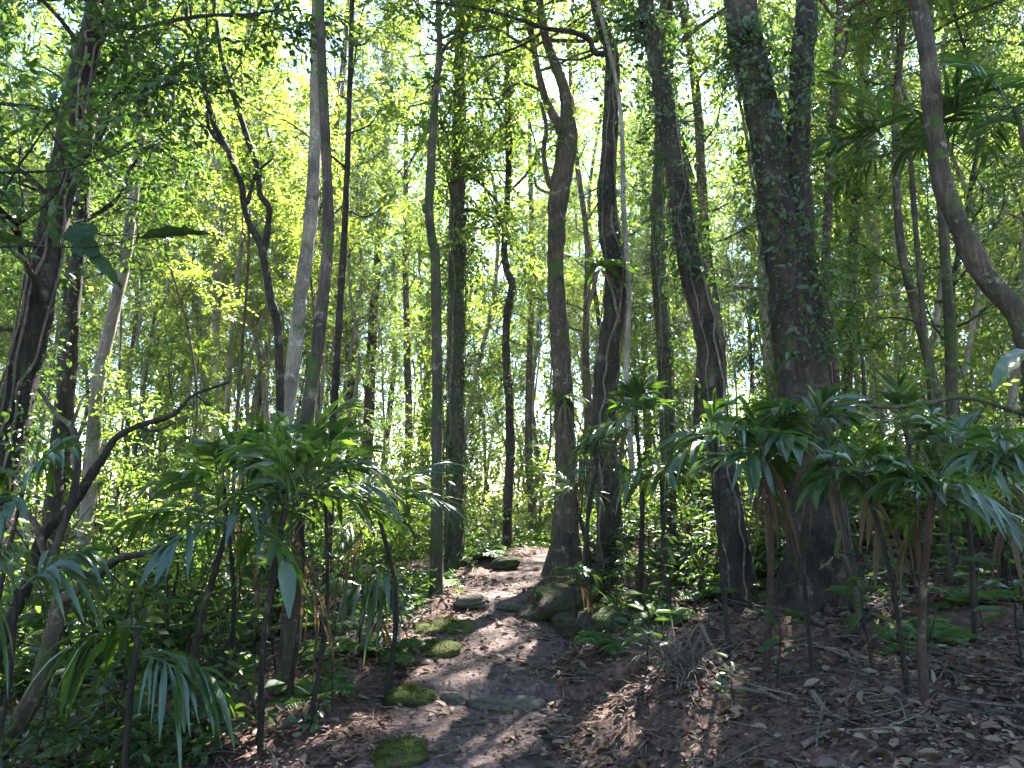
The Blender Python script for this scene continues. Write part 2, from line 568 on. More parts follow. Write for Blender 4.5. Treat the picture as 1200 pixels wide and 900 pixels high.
def traced_tree(key, label, Y, pts, wid, bark, H=18, seed=1, flare=.35, rough=.04, k=14, crown=None, limbs=(), climber=None, stems=(), leafm='leaf', cat='tree', name='tree', lobes=5, dY=0, trunk_crown=True):
    rg = np.random.default_rng(seed)
    P, w = lift(pts, wid, Y, H, dY=dY)
    base = P[0].copy()
    base[2] += .06
    t = thing(name, label, cat, base)
    wb, lb = Buf(), Buf()
    n = dens(P, w)
    p, r = tube(wb, P, w, n, k, seed, rough, flare, .22 + w[0] * 1.2, lobes)
    obj('trunk', wb, M[bark], t, base, True)
    cb = Buf()
    if crown and trunk_crown:
        lw = Buf()
        c = dict(crown)
        crown_on(lw, lb, p, r, c.pop('h0'), rg, **c)
        obj('limbs', lw, M[bark], t, base, True)['kind'] = 'stuff'
    for lp, lwid, dep, leafy in limbs:
        lb2 = Buf()
        q = np.array([at_y(x, y, Y + dep * i / (len(lp) - 1)) for i, (x, y) in enumerate(lp)])
        rr = np.interp(np.arange(len(lp)), np.linspace(0, len(lp) - 1, len(lwid)), lwid) / FPX * Y / 2
        pp, _ = tube(lb2, q, rr, max(14, len(lp) * 6), 7, seed + len(lp), .05)
        obj('limb', lb2, M[bark], t, base, True)
        if leafy:
            m = leafy
            ii = rg.integers(len(pp) // 3, len(pp), m)
            sprays(lb, pp[ii] + rg.normal(0, .1, (m, 3)), rg.normal(0, 1, (m, 3)) + np.array([0, 0, .1]), rg, 14, .45, .085)
    for lp, lwid, hh in stems:
        lb2 = Buf()
        q, rr = [], None
        q = np.array([at_y(x, y, Y) for x, y in lp])
        rr = np.interp(np.arange(len(lp)), np.linspace(0, len(lp) - 1, len(lwid)), lwid) / FPX * Y / 2
        if hh:
            sl = (q[-1] - q[-2]) / (q[-1][2] - q[-2][2])
            z = np.linspace(q[-1][2], hh, 4)[1:]
            e = np.array([q[-1] + np.array([sl[0] * .6, sl[1] * .6, 1]) * (a - q[-1][2]) for a in z])
            q = np.vstack([q, e])
            rr = np.concatenate([rr, np.linspace(rr[-1], rr[-1] * .35, 4)[1:]])
        pp, r2 = tube(lb2, q, rr, dens(q, rr), k, seed + 9, rough)
        obj('stem', lb2, M[bark], t, base, True)
        if crown:
            lw = Buf()
            c = dict(crown)
            c['h0'] = .12 if not trunk_crown else .45
            crown_on(lw, lb, pp, r2, c.pop('h0'), rg, **c)
            obj('limbs', lw, M[bark], t, base, True)['kind'] = 'stuff'
        if climber:
            trunk_climber(cb, pp, r2, rg, climber[0], *climber[3:], out=climber[2]) if len(climber) > 3 else trunk_climber(cb, pp, r2, rg, climber[0], 0, .8, climber[2])
    if climber:
        trunk_climber(cb, p, r, rg, climber[0], climber[1][0], climber[1][1], climber[2])
    if lb.n:
        obj('crown', lb, M[leafm], t, base)
    if climber and climber[0] > 800:
        m = len(p)
        for q in range(4):
            i0, i1 = int(m * .04), int(m * rg.uniform(.5, .85))
            ii = np.arange(i0, i1, 3)
            a_ = rg.uniform(0, 6.28) + np.cumsum(rg.normal(.05, .22, len(ii)))
            vp = p[ii] + np.stack([np.cos(a_), np.sin(a_), 0 * a_], -1) * (r[ii] * 1.06 + .012)[:, None]
            vb = Buf()
            tube(vb, vp, np.full(len(ii), rg.uniform(.007, .016)), len(ii) * 4, 6, q, .1)
            obj('vine_stem', vb, M['twig'], t, base, True)
    if cb.n:
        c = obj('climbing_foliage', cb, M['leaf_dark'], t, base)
        c['label'] = 'dark creeper leaves clothing the trunk'
    TREES[key] = (t, p, r)
    return t


C0 = dict(n_limb=20, ln=3.0, sub=6, spr=8, k=16, tw=.5, lf=.075)
traced_tree('T1', 'dark leaning tree at the left edge with a dense shady crown of leaves', 7.0,
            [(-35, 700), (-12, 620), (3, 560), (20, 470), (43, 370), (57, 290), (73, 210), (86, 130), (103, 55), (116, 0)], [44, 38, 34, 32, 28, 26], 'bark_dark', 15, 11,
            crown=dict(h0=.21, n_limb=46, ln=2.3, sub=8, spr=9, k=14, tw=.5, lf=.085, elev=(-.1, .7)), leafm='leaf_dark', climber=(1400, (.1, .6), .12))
traced_tree('T2', 'narrow dark trunk standing just right of the leaning left edge tree', 10.0,
            [(50, 700), (62, 610), (70, 500), (80, 415), (90, 317), (97, 230), (108, 100), (115, 0)], [20, 16, 15, 14], 'bark_dark', 17, 12, crown=dict(C0, h0=.3))
traced_tree('T3', 'pale mossy trunk lit on its right side, with climbing dark branch in front', 10.5,
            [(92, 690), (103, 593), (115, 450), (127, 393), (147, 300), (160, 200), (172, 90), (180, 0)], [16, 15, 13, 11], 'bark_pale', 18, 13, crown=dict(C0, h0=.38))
traced_tree('T4', 'slender twin-stemmed tree whose thin dark stems twist apart high up', 8.6,
            [(322, 720), (328, 600), (328, 530), (328, 443), (325, 377), (317, 350), (308, 300), (303, 282), (292, 262), (285, 235), (283, 217), (267, 177), (250, 143), (240, 100), (230, 57), (218, 10)],
            [10, 10, 9, 8, 7, 6], 'bark_dark', 12, 14, rough=.05, crown=dict(h0=.52, n_limb=14, ln=1.6, sub=4, spr=4, k=12, tw=.45, lf=.08),
            limbs=[([(309, 300), (314, 265), (315, 243), (305, 228), (302, 197), (287, 153), (270, 100), (260, 67), (253, 20), (246, -30)], [8, 8, 7, 5], .3, 26),
                   ([(290, 238), (300, 205), (320, 185)], [6, 3], .2, 3),
                   ([(267, 177), (245, 150), (240, 110), (210, 80), (185, 55)], [5, 2], -.3, 14),
                   ([(256, 157), (240, 148), (225, 135)], [4, 2], .3, 6),
                   ([(240, 100), (222, 45), (205, 30), (170, 10)], [6, 3], .3, 14)])
traced_tree('T5', 'smooth grey pole-like trunk rising from the palms left of the path', 6.2,
            [(322, 883), (337, 767), (346, 650), (351, 590), (356, 520), (363, 465), (371, 410), (380, 330), (385, 270), (383, 200), (379, 110), (376, 40), (375, 0)],
            [21, 19, 17, 15, 13, 12, 11], 'bark', 16, 15, flare=.15, rough=.03, crown=dict(C0, h0=.7, ln=3.0, n_limb=12))
traced_tree('T5b', 'pale peeling trunk lit by the sun behind the smooth grey pole tree', 9.5,
            [(303, 770), (305, 700), (316, 600), (331, 520), (343, 433), (352, 350), (360, 290), (367, 220), (370, 130), (372, 0)], [19, 18, 17, 16, 14], 'bark_pale', 17, 16, crown=dict(C0, h0=.5))
traced_tree('T6', 'thin straight dark sapling to the right of the smooth grey pole tree', 10.0,
            [(384, 650), (388, 560), (390, 500), (395, 420), (400, 333), (404, 267), (409, 133), (413, 0)], [10, 9, 8, 6], 'bark_dark', 13, 17, flare=.1,
            crown=dict(h0=.4, n_limb=18, ln=1.4, sub=4, spr=4, k=12, tw=.45, lf=.085))
traced_tree('T7', 'upright thin tree on the left path edge with a dark clump at its top', 9.6,
            [(512, 702), (512, 597), (512, 500), (512, 417), (510, 300), (507, 285), (503, 250), (504, 217), (507, 160), (511, 105), (515, 60), (514, 0)],
            [15, 13, 12, 11, 11, 9, 7], 'bark_moss', 12, 18, flare=.25, rough=.04, crown=dict(h0=.6, n_limb=22, ln=1.7, sub=5, spr=7, k=15, tw=.45, lf=.085),
            limbs=[([(504, 250), (499, 246), (497, 240)], [9, 7], 0, 0)])
traced_tree('T8', 'trunk wrapped all over in green creeper behind the thin path edge tree', 12.0,
            [(533, 690), (533, 600), (534, 500), (535, 400), (536, 300), (537, 200), (538, 100)], [20, 19, 18, 14], 'bark_moss', 11, 19, climber=(4200, (0, .62), .13),
            crown=dict(h0=.45, n_limb=20, ln=2.0, sub=5, spr=6, k=15, tw=.45, lf=.09))
traced_tree('T9', 'thin crooked tree with shaggy creeper clumps where the path bends', 13.2,
            [(594, 664), (595, 600), (598, 530), (597, 470), (593, 420), (594, 370), (600, 335), (593, 315), (591, 280), (596, 200), (594, 100)], [11, 10, 9, 8, 7], 'bark_dark', 11, 20,
            rough=.08, climber=(700, (.2, .5), .12), crown=dict(h0=.5, n_limb=16, ln=2.0, sub=5, spr=6, k=15, tw=.45, lf=.09))
traced_tree('T10', 'stout forked tree behind the mossy mound beside the path', 11.2,
            [(662, 672), (664, 600), (663, 543), (661, 480), (657, 417), (652, 350), (651, 300), (654, 240), (662, 190), (665, 160), (664, 140)], [28, 26, 25, 23, 21, 20, 25, 25, 22], 'bark', 0, 21,
            rough=.05, k=16, flare=.9,
            crown=dict(C0, h0=.12, n_limb=22, ln=2.4), trunk_crown=False, stems=[([(664, 146), (664, 120), (659, 98), (650, 74), (640, 45), (632, 0)], [17, 15, 12, 10], 15), ([(661, 160), (650, 138), (640, 118), (632, 90), (624, 45), (616, 0)], [14, 9, 7], 13)],
            limbs=[([(652, 226), (643, 212), (637, 180), (640, 150), (634, 120)], [9, 6, 4], -.3, 10), ([(648, 228), (630, 220), (626, 208)], [4, 3], -.1, 0)])
# the fork's own foliage
traced_tree('T11', 'dark trunk with a pale vine and one long bare bough reaching over the path', 9.8,
            [(713, 650), (712, 590), (708, 520), (708, 460), (713, 417), (720, 360), (721, 310), (713, 270), (710, 225), (714, 175), (716, 120), (717, 67), (708, 35), (697, 0)],
            [28, 27, 27, 26, 25, 24, 22, 20, 18, 15, 12], 'bark_dark', 16, 22, rough=.05, k=16, climber=(900, (.35, .8), .12), crown=dict(C0, h0=.5, n_limb=20, ln=2.4),
            limbs=[([(718, 62), (697, 62), (690, 46), (668, 37), (640, 33), (600, 20), (560, 10), (507, 2)], [8, 7, 6, 4, 3], -.9, 12),
                   ([(641, 33), (617, 50), (583, 63), (547, 66), (500, 43)], [4, 3, 2], -.4, 8),
                   ([(632, 26), (631, 18), (600, 8), (570, -6)], [3, 2], -.2, 4),
                   ([(697, 62), (682, 69), (660, 70), (627, 65)], [4, 3, 2], -.3, 5)])
traced_tree('T12', 'dark leaning trunk curving left beside the biggest tree', 7.5,
            [(869, 716), (867, 690), (862, 640), (853, 590), (846, 530), (838, 470), (832, 420), (823, 365), (810, 320), (800, 260), (793, 210), (783, 150), (773, 90), (762, 30), (757, 0)],
            [35, 32, 29, 27, 26, 25, 23, 21, 19], 'bark_dark', 16, 23, rough=.05, k=18, flare=.4, climber=(2600, (.45, .85), .16), crown=dict(C0, h0=.62, n_limb=14, ln=2.6))
traced_tree('T13', 'biggest tree, twin dark trunks joined low with creeper hanging on them', 6.9,
            [(966, 729), (962, 660), (957, 600), (951, 540), (945, 480), (938, 410), (931, 350), (921, 300), (911, 250), (898, 160), (886, 100), (876, 50), (866, 0)],
            [70, 62, 58, 56, 56, 58, 54, 47, 42, 40, 40, 39], 'bark_dark', 19, 24, rough=.05, k=26, flare=.75, climber=(2600, (.35, .8), .2), crown=dict(C0, h0=.5, n_limb=28, ln=4.4),
            stems=[([(944, 420), (945, 360), (941, 300), (937, 230), (936, 170), (938, 100), (941, 50), (945, 0)], [34, 34, 30, 27, 26, 26], 17)])
traced_tree('T14', 'bent dark trunk at the right edge curving up to the left', 6.4,
            [(1222, 660), (1218, 560), (1212, 450), (1203, 400), (1188, 364), (1163, 335), (1140, 298), (1120, 255), (1104, 212), (1095, 150), (1088, 70), (1078, 15), (1072, -20)],
            [26, 25, 24, 24, 24, 23, 22, 20, 17], 'bark', 14, 25, rough=.05, k=16, crown=dict(C0, h0=.72, n_limb=6, ln=2.0))
traced_tree('T15', 'slim trunk half hidden by creeper between the vine tree and the curved trunk', 10.5,
            [(785, 660), (783, 560), (780, 450), (776, 380), (770, 300), (772, 200), (776, 100), (780, 0)], [18, 17, 16, 15, 13], 'bark_moss', 15, 26, climber=(2200, (.12, .75), .15),
            crown=dict(C0, h0=.5, n_limb=30, ln=3.3))
traced_tree('T16', 'narrow red-brown trunk close behind the biggest tree on its right', 9.0,
            [(986, 650), (985, 560), (982, 500), (978, 440), (972, 385), (968, 300), (975, 150), (985, 0)], [13, 12, 11, 10], 'bark_red', 14, 27, crown=dict(C0, h0=.45, ln=2.0))
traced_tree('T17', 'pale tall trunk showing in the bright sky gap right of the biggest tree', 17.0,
            [(1030, 640), (1028, 480), (1026, 380), (1022, 250), (1018, 140), (1010, 80), (1003, 0)], [18, 17, 15, 12], 'bark_pale', 20, 28, crown=dict(C0, h0=.5, n_limb=28, ln=3.4))
traced_tree('T18', 'slender greyish tree leaning left under the hanging palm fronds', 10.0,
            [(1118, 600), (1110, 520), (1095, 450), (1085, 410), (1070, 350), (1056, 290), (1050, 200), (1052, 100), (1060, 0)], [12, 11, 10, 8], 'bark', 13, 29, crown=dict(C0, h0=.5, ln=1.8))
traced_tree('T19', 'straight thin tree between the palm fronds and the bent edge trunk', 9.0,
            [(1118, 640), (1116, 500), (1114, 400), (1110, 330), (1104, 250), (1098, 150), (1090, 20)], [13, 13, 11, 8], 'bark_moss', 13, 30, crown=dict(C0, h0=.5, ln=2.0))

# ------------------------------------------------------------------ background trees: a few kinds, copied
def proto_tree(seed, H, r, bark, leafm, cr, label, cat='tree', name='tree', bend=.5, flare=.3):
    rg = np.random.default_rng(seed)
    t = thing(name, label, cat, (0, 0, 0))
    n = 7
    P = np.zeros((n, 3))
    P[:, 2] = np.linspace(-.15, H, n)
    P[1:, :2] = np.cumsum(rg.normal(0, bend * H / 40, (n - 1, 2)), 0)
    w, l = Buf(), Buf()
    p, rr = tube(w, P, np.linspace(r, r * .3, n), int(H * 4), 9, seed, .04, flare, .3)
    c = dict(cr)
    crown_on(w, l, p, rr, c.pop('h0'), rg, **c)
    obj('trunk', w, M[bark], t, smooth=True)
    obj('crown', l, M[leafm], t)
    return t


TALL = [proto_tree(101 + i, H, r, bk, ('leaf', 'leaf_mid')[i % 2], cr, 'x', bend=bd) for i, (H, r, bk, cr, bd) in enumerate([
    (17, .13, 'bark', dict(h0=.35, n_limb=22, ln=2.6, sub=6, spr=8, k=18, tw=.5, lf=.075), .5),
    (20, .17, 'bark_pale', dict(h0=.45, n_limb=24, ln=3.2, sub=6, spr=9, k=18, tw=.5, lf=.085), .5),
    (14, .09, 'bark_pale', dict(h0=.30, n_limb=22, ln=2.0, sub=6, spr=8, k=18, tw=.45, lf=.07), .8),
    (18, .20, 'bark_dark', dict(h0=.40, n_limb=24, ln=3.2, sub=6, spr=9, k=18, tw=.5, lf=.075), .7),
    (15, .10, 'bark_moss', dict(h0=.28, n_limb=26, ln=1.9, sub=6, spr=8, k=18, tw=.45, lf=.065), .8)])]
YOUNG = [proto_tree(131 + i, H, r, bk, ('leaf', 'leaf_mid')[i % 2], cr, 'x', bend=bd, flare=.1) for i, (H, r, bk, cr, bd) in enumerate([
    (6.5, .035, 'bark', dict(h0=.18, n_limb=20, ln=1.2, sub=5, spr=6, k=15, tw=.42, lf=.075, elev=(-.1, .6)), 1.2),
    (8.5, .045, 'bark_dark', dict(h0=.22, n_limb=24, ln=1.4, sub=5, spr=6, k=15, tw=.42, lf=.07, elev=(-.1, .6)), 1.2),
    (4.2, .025, 'bark_moss', dict(h0=.15, n_limb=16, ln=.9, sub=3, spr=4, k=12, tw=.42, lf=.10, elev=(-.1, .6)), 1.5),
    (10, .05, 'bark_pale', dict(h0=.25, n_limb=26, ln=1.5, sub=5, spr=6, k=15, tw=.42, lf=.07, elev=(-.1, .6)), 1.0)])]

POLES = [proto_tree(161 + i, H, r, bk, 'leaf', cr, 'x', bend=bd, flare=.1) for i, (H, r, bk, cr, bd) in enumerate([
    (15, .055, 'bark_pale', dict(h0=.5, n_limb=16, ln=1.6, sub=5, spr=6, k=12, tw=.5, lf=.09), .9),
    (13, .045, 'bark', dict(h0=.45, n_limb=16, ln=1.5, sub=5, spr=6, k=12, tw=.5, lf=.09), 1.2),
    (16, .07, 'bark_pale', dict(h0=.55, n_limb=16, ln=1.8, sub=5, spr=6, k=12, tw=.5, lf=.09), .7)])]

_zone = {
    'pole': {'l': ('slim pole-like tree with a bare stem in the left stand', 'slim bare poles left of the path'),
             'c': ('slim pole-like tree with a bare stem beyond the path end', 'slim bare poles beyond the path end'),
             'r': ('slim pole-like tree with a bare stem up the right slope', 'slim bare poles on the right slope')},
    'tall': {'l': ('tall woodland tree in the sunlit stand left of the path', 'tall trees left of the path'),
             'c': ('tall woodland tree in the bright glade where the path ends', 'tall trees beyond the path end'),
             'r': ('tall woodland tree on the slope behind the big right trunks', 'tall trees on the right slope')},
    'young': {'l': ('leafy young tree with a thin stem in the wood left of the path', 'young trees left of the path'),
              'c': ('leafy young tree with a thin stem beyond the path end', 'young trees beyond the path end'),
              'r': ('leafy young tree with a thin stem on the slope right of the path', 'young trees on the right slope')}}


def zone(x, y):
    px = 600 + FPX * x / y
    return 'l' if px < 470 else ('c' if px < 690 else 'r')


def scatter(protos, kind, n, ylo, yhi, seed, mind, smin, smax, avoid=None, first=None):
    rg = np.random.default_rng(seed)
    done, pts = 0, []
    tries = 0
    used = set()
    while done < n and tries < 20000:
        tries += 1
        y = math.sqrt(rg.uniform(ylo ** 2, yhi ** 2))
        x = rg.uniform(-1, 1) * (.74 * y + 1.5)
        if abs(x - path_x(y)) < 1.3 and y < 22:
            continue
        if any((x - a) ** 2 + (y - b_) ** 2 < mind ** 2 for a, b_ in pts):
            continue
        if avoid and avoid(x, y):
            continue
        i = int(rg.integers(len(protos)))
        pts.append((x, y))
        lab, grp = _zone[kind][zone(x, y)]
        loc = (x, y, float(gz(x, y)))
        s = rg.uniform(smin, smax)
        tl = tuple(rg.normal(0, .035, 2))
        if i not in used:
            used.add(i)
            o = protos[i]
            o.location, o.rotation_euler, o.scale = loc, (tl[0], tl[1], rg.uniform(0, 6.28)), (s, s, s)
            o['label'], o['group'] = lab, grp
        else:
            copy_thing(protos[i], loc, rg.uniform(0, 6.28), s, lab, grp, tl)
        done += 1
    return pts


def glade(x, y):
    """Keep the view down the path and its far end open."""
    px = 600 + FPX * x / y
    return (y < 17 and 470 < px < 700) or (y < 12 and abs(x) < 3.5)


# gaps in the canopy: lines from sunlit spots of the photograph up towards the sun stay free of crowns
SUN_EL, SUN_AZ = R(51), R(20)
LIT = [(1.7, 8.8, .4), (2.4, 10.4, .7), (-3.2, 6.2, .8), (-5, 9, .5), (-2.2, 5.6, .2), (-2.4, 7.5, 1.4), (.15, 11.2, .3), (-2.6, 6.6, -.3), (-4, 7.8, .4), (-3.6, 10.5, 1), (-6, 12, 2),
       (-1, 20, 5), (-3, 18, 5), (1, 22, 7), (-2, 27, 8), (-5, 16, 5), (.5, 17, 4), (-4, 23, 7), (3, 17, 6)]


def shades(x, y, lo, hi, rad):
    c = 1 / math.tan(SUN_EL)
    for a, b_, z0 in LIT:
        z = np.linspace(max(lo, z0 + .5), hi, 24)
        px = a + (z - z0) * c * math.sin(SUN_AZ)
        py = b_ + (z - z0) * c * math.cos(SUN_AZ)
        if np.min((px - x) ** 2 + (py - y) ** 2) < rad ** 2:
            return True
    return False


def glade_tall(x, y):
    px = 600 + FPX * x / y
    return shades(x, y, 5, 19, 1.15) or glade(x, y) or (430 < px < 690 and y < 19) or (950 < px < 1120 and y < 34)


rg = np.random.default_rng(71)  # hand-placed trees behind the right trunks are added to shade path and bank
for x, y, k, s_, lab in [(3.2, 13.2, 0, .95, 'tall tree added for shade close behind the curved leaning trunk'), (4.7, 18.6, 3, .9, 'dark tall tree added for shade between the curved trunk and the biggest tree'),
                         (5.6, 13.4, 4, 1.0, 'narrow mossy tall tree added for shade, hidden just right behind the biggest tree'),
                         (.7, 22.0, 0, 1.0, 'tall leafy tree in the glade seen left of the forked tree'), (-1.9, 20.5, 2, 1.05, 'tall pale tree in the glade right of the creeper-wrapped trunk'),
                         (2.4, 24.0, 4, 1.2, 'tall mossy tree farther back in the gap left of the vine tree'), (1.95, 19.5, 0, .95, 'tall leafy tree seen through the gap between forked tree and vine tree'), (-3.4, 22.5, 0, 1.05, 'tall leafy tree in the glade left of the thin path edge tree')]:
    o = copy_thing(TALL[k], (x, y, float(gz(x, y))), rg.uniform(0, 6.28), s_, lab)
scatter(TALL, 'tall', 104, 12, 46, 7, 1.7, .8, 1.25, glade_tall)
scatter(POLES, 'pole', 112, 11, 36, 17, .6, .6, 1.15, lambda x, y: glade(x, y) or shades(x, y, 7, 14, .8))
scatter(YOUNG, 'young', 74, 9.5, 34, 8, .9, .7, 1.25, lambda x, y: glade(x, y) or shades(x, y, 1.5, 8, .6))

# far wood all round, one mass of leaves nobody could count
rg = np.random.default_rng(77)
b = Buf()
n = 16000
a = rg.uniform(-.95, .95, n)
rad = rg.uniform(38, 58, n)
h = rg.uniform(0, 1, n) ** 1.35 * 26
o = np.stack([np.sin(a) * rad, np.cos(a) * rad, h + gz(np.sin(a) * rad, np.cos(a) * rad)], -1)
sprays(b, o, rg.normal(0, 1, (n, 3)), rg, 12, 1.6, .32, .45)
n = 2600  # unseen wood behind the camera, added as a screen, kept low for skylight
a = rg.uniform(.95, 2 * math.pi - .95, n)
rad = rg.uniform(13, 22, n)
o = np.stack([np.sin(a) * rad, np.cos(a) * rad, rg.uniform(0, 1, n) * 8.5], -1)
sprays(b, o, rg.normal(0, 1, (n, 3)), rg, 10, 1.6, .34, .45)
f = obj('forest', b, M['leaf'])
f['kind'] = 'stuff'

# ------------------------------------------------------------------ understorey palms
def strap(buf, base, d, nrm, ln, w, droop, n=5):
    """One long folded leaflet bending down under its weight."""
    d = norm(np.asarray(d, float))
    nrm = np.asarray(nrm, float)
    side = norm(np.cross(nrm, d))
    up = np.cross(d, side)
    t = np.linspace(0, 1, n)
    c = base[None] + d[None] * (t * ln)[:, None]
    c = c + np.array([0, 0, -1.0])[None] * (droop * ln * t ** 2.2)[:, None]
    wd = w * np.array([.25, .8, 1.0, .75, .08])[:n] * .5
    v = np.stack([c - side * wd[:, None] + up * (wd * .35)[:, None], c, c + side * wd[:, None] + up * (wd * .35)[:, None]], 1)
    i = np.arange(n - 1)[:, None] * 3
    f = np.concatenate([np.stack([i[:, 0], i[:, 0] + 1, i[:, 0] + 4, i[:, 0] + 3], -1), np.stack([i[:, 0] + 1, i[:, 0] + 2, i[:, 0] + 5, i[:, 0] + 4], -1)])
    buf.add(v, f)


def frond(buf, start, az, el, ln, rg, pairs=7, wid=.05, leaflet=.30, bend=1.0, droop=.4):
    """A palm frond: an arching rib, bare at the foot, with narrow pleated leaflets on both sides."""
    d = np.array([math.cos(az) * math.cos(el), math.sin(az) * math.cos(el), math.sin(el)])
    t = np.linspace(0, 1, 9)
    sway = rg.normal(0, .12)
    sdv = np.array([-math.sin(az), math.cos(az), 0])
    c = start[None] + d[None] * (t * ln)[:, None] + sdv[None] * (sway * ln * t ** 2)[:, None]
    c[:, 2] -= bend * ln * .55 * t ** 2.2
    tube(buf, c, np.linspace(.006, .002, 9), 10, 4)
    tan = norm(np.gradient(c, axis=0))
    roll = rg.normal(0, .35)
    for j in range(pairs + 1):
        for sg in (-1, 1):
            if rg.uniform() < .10:
                continue
            s = min(1, .30 + .70 * (j + rg.uniform(-.3, .3)) / pairs)
            k = min(8, int(s * 8))
            p = c[k] + (c[min(8, k + 1)] - c[k]) * (s * 8 - k)
            tg = tan[k]
            sd = norm(np.cross(tg, np.array([0, 0, 1.0])) + np.array([0, 0, roll]))
            nm = norm(np.cross(sd, tg))
            a = (1.15 - .75 * s) + rg.normal(0, .13)
            dd = tg * math.cos(a) + sd * sg * math.sin(a) + nm * rg.normal(.04, .14)
            L = leaflet * (1.05 - .5 * abs(s - .6)) * rg.uniform(.7, 1.15)
            strap(buf, p, dd, nm + sd * sg * rg.normal(.2, .25), L, wid * rg.uniform(.45, 1.35) * (1.3 if j == pairs else 1), droop * rg.uniform(.3, 1.6))


def palm(label, px, py, Y, top, n_frond, ln, seed, pairs=7, wid=.06, leaflet=.34, stem_px=7, bend=1.0, droop=.4, azs=None, lean=None, el=(-.1, 1.25), group=None, name='understory_palm', bark='bark_dark'):
    """Palm whose crown sits at the traced pixel at distance Y; the stem drops to the ground below."""
    rg = np.random.default_rng(seed)
    c = at_y(px, py, Y)
    foot = np.array([c[0] + (lean or rg.normal(0, .12)), c[1] + rg.normal(0, .1), 0])
    foot[2] = float(gz(foot[0], foot[1]))
    t = thing(name, label, 'palm', foot, group)
    s = Buf()
    mid = (foot + c) / 2 + rg.normal(0, .05, 3)
    r = .78 * stem_px / FPX * Y / 2
    n_frond = int(n_frond * 1.1) if not azs else n_frond
    tube(s, [foot - np.array([0, 0, .05]), mid, c], [r * 1.2, r, r * .8], max(14, int((c[2] - foot[2]) / .05)), 8, seed, .08)
    obj('stem', s, M[bark], t, foot, True)
    big = name == 'tall_palm'
    droop *= rg.uniform(.5, 1.5)
    lift_el = 0 if azs else rg.uniform(-.15, .3)
    for j in range(n_frond):
        a = azs[j] if azs else j * 2.4 + rg.normal(0, .5)
        fb = Buf()
        f = rg.uniform(.55, 1.1)
        e = rg.uniform(*el) + lift_el
        hgt = 0 if big else rg.uniform(-.14, .06) * (1.2 if e < .4 else .4)
        frond(fb, c + np.array([rg.normal(0, .015), rg.normal(0, .015), hgt]), a, e, ln * f * (1 if big else .86), rg, pairs + (0 if big else int(rg.integers(-1, 2))), wid * (1 if big else .74 * rg.uniform(.7, 1.3)), leaflet * (1 if big else .88) * (.75 + .25 * f), bend * rg.uniform(.3, 1.15), droop)
        obj('frond', fb, M['leaf_dark' if big else 'palm'], t, foot)
    if not azs and not big:
        for j in range(int(rg.integers(0, 2))):
            fb = Buf()
            frond(fb, c + np.array([0, 0, -.10]), rg.uniform(0, 6.28), rg.uniform(-.7, 0), ln * rg.uniform(.4, .6), rg, max(4, pairs - 2), wid * .5, leaflet * .7, 1.6, 1.3)
            obj('frond', fb, M['dead'], t, foot)['label'] = 'dead brown frond hanging against the stem'
    return t


# left clump (crowns traced)
palm('leaning bare-stemmed palm left of the smooth grey pole tree', 268, 615, 5.0, 0, 8, .80, 201, stem_px=10, lean=-.28, leaflet=.36, wid=.065)
palm('dark-stemmed palm whose fronds fan across the smooth grey pole tree', 335, 590, 4.9, 0, 10, .85, 202, lean=-.15, leaflet=.40, wid=.06, stem_px=9)
palm('palm with bluish drooping leaf tips right of the smooth grey pole tree', 382, 575, 5.3, 0, 9, .80, 203, leaflet=.40, wid=.06)
palm('palm with fine feathery fronds, rightmost crown of the left clump', 440, 590, 6.0, 0, 9, .78, 204, pairs=11, wid=.035, leaflet=.34)
palm('tallest palm of the left clump, its fronds held high', 345, 545, 5.8, 0, 9, .8, 205, wid=.07, leaflet=.42, el=(.4, 1.2))
palm('palm with long spreading fronds at the left end of the clump', 262, 570, 5.6, 0, 8, .85, 206, pairs=8, wid=.05, leaflet=.36)
palm('low palm with two drooping fans on a thin dark stem', 162, 735, 4.4, 0, 4, .42, 207, stem_px=9, azs=[3.1, .2, 2.5, -.4], pairs=5, wid=.075, leaflet=.34, droop=1.0, el=(.1, .4))
palm('small umbrella-like palm beside the left path edge', 437, 688, 6.6, 0, 8, .42, 208, stem_px=5, pairs=5, wid=.05, leaflet=.34, droop=1.0, el=(.1, .7))
palm('low palm arching in front of the left edge tree', 30, 560, 4.8, 0, 6, .6, 209, pairs=6, wid=.06, leaflet=.32, azs=[-.3, .4, 3.3, 2.6, 1.2, -1.2])
palm('low palm in the lower left corner beside the gnarled tree', 20, 690, 4.2, 0, 5, .5, 210, pairs=6, leaflet=.3, droop=.8)
# right of path
palm('palm clump crown in front of the vine tree trunk', 700, 537, 8.2, 0, 9, 0.58, 211, wid=0.051, leaflet=0.31)
palm('palm with bluish fronds between the vine tree and the curved trunk', 745, 487, 8.0, 0, 10, 0.65, 212, wid=0.060, leaflet=0.36)
palm('thin-stemmed palm left of the curved trunk, crown low', 775, 552, 7.6, 0, 9, 0.51, 213, wid=0.051, leaflet=0.30)
palm('palm with dark narrow fronds behind the mossy mound', 672, 577, 9.0, 0, 9, 0.48, 214, pairs=9, wid=0.034, leaflet=0.28)
palm('palm with pale drooping fronds across the foot of the curved trunk', 838, 518, 5.6, 0, 8, 0.51, 215, wid=0.064, leaflet=0.31, droop=0.42)
palm('red-stemmed palm in front of the biggest tree, broad bluish fronds', 893, 518, 5.0, 0, 9, 0.49, 216, stem_px=10, bark='bark_red', wid=0.072, leaflet=0.33, droop=0.30)
palm('tall-fronded palm across the middle of the biggest tree trunk', 955, 498, 5.2, 0, 10, 0.54, 217, stem_px=6, wid=0.060, leaflet=0.34, pairs=9, droop=0.30)
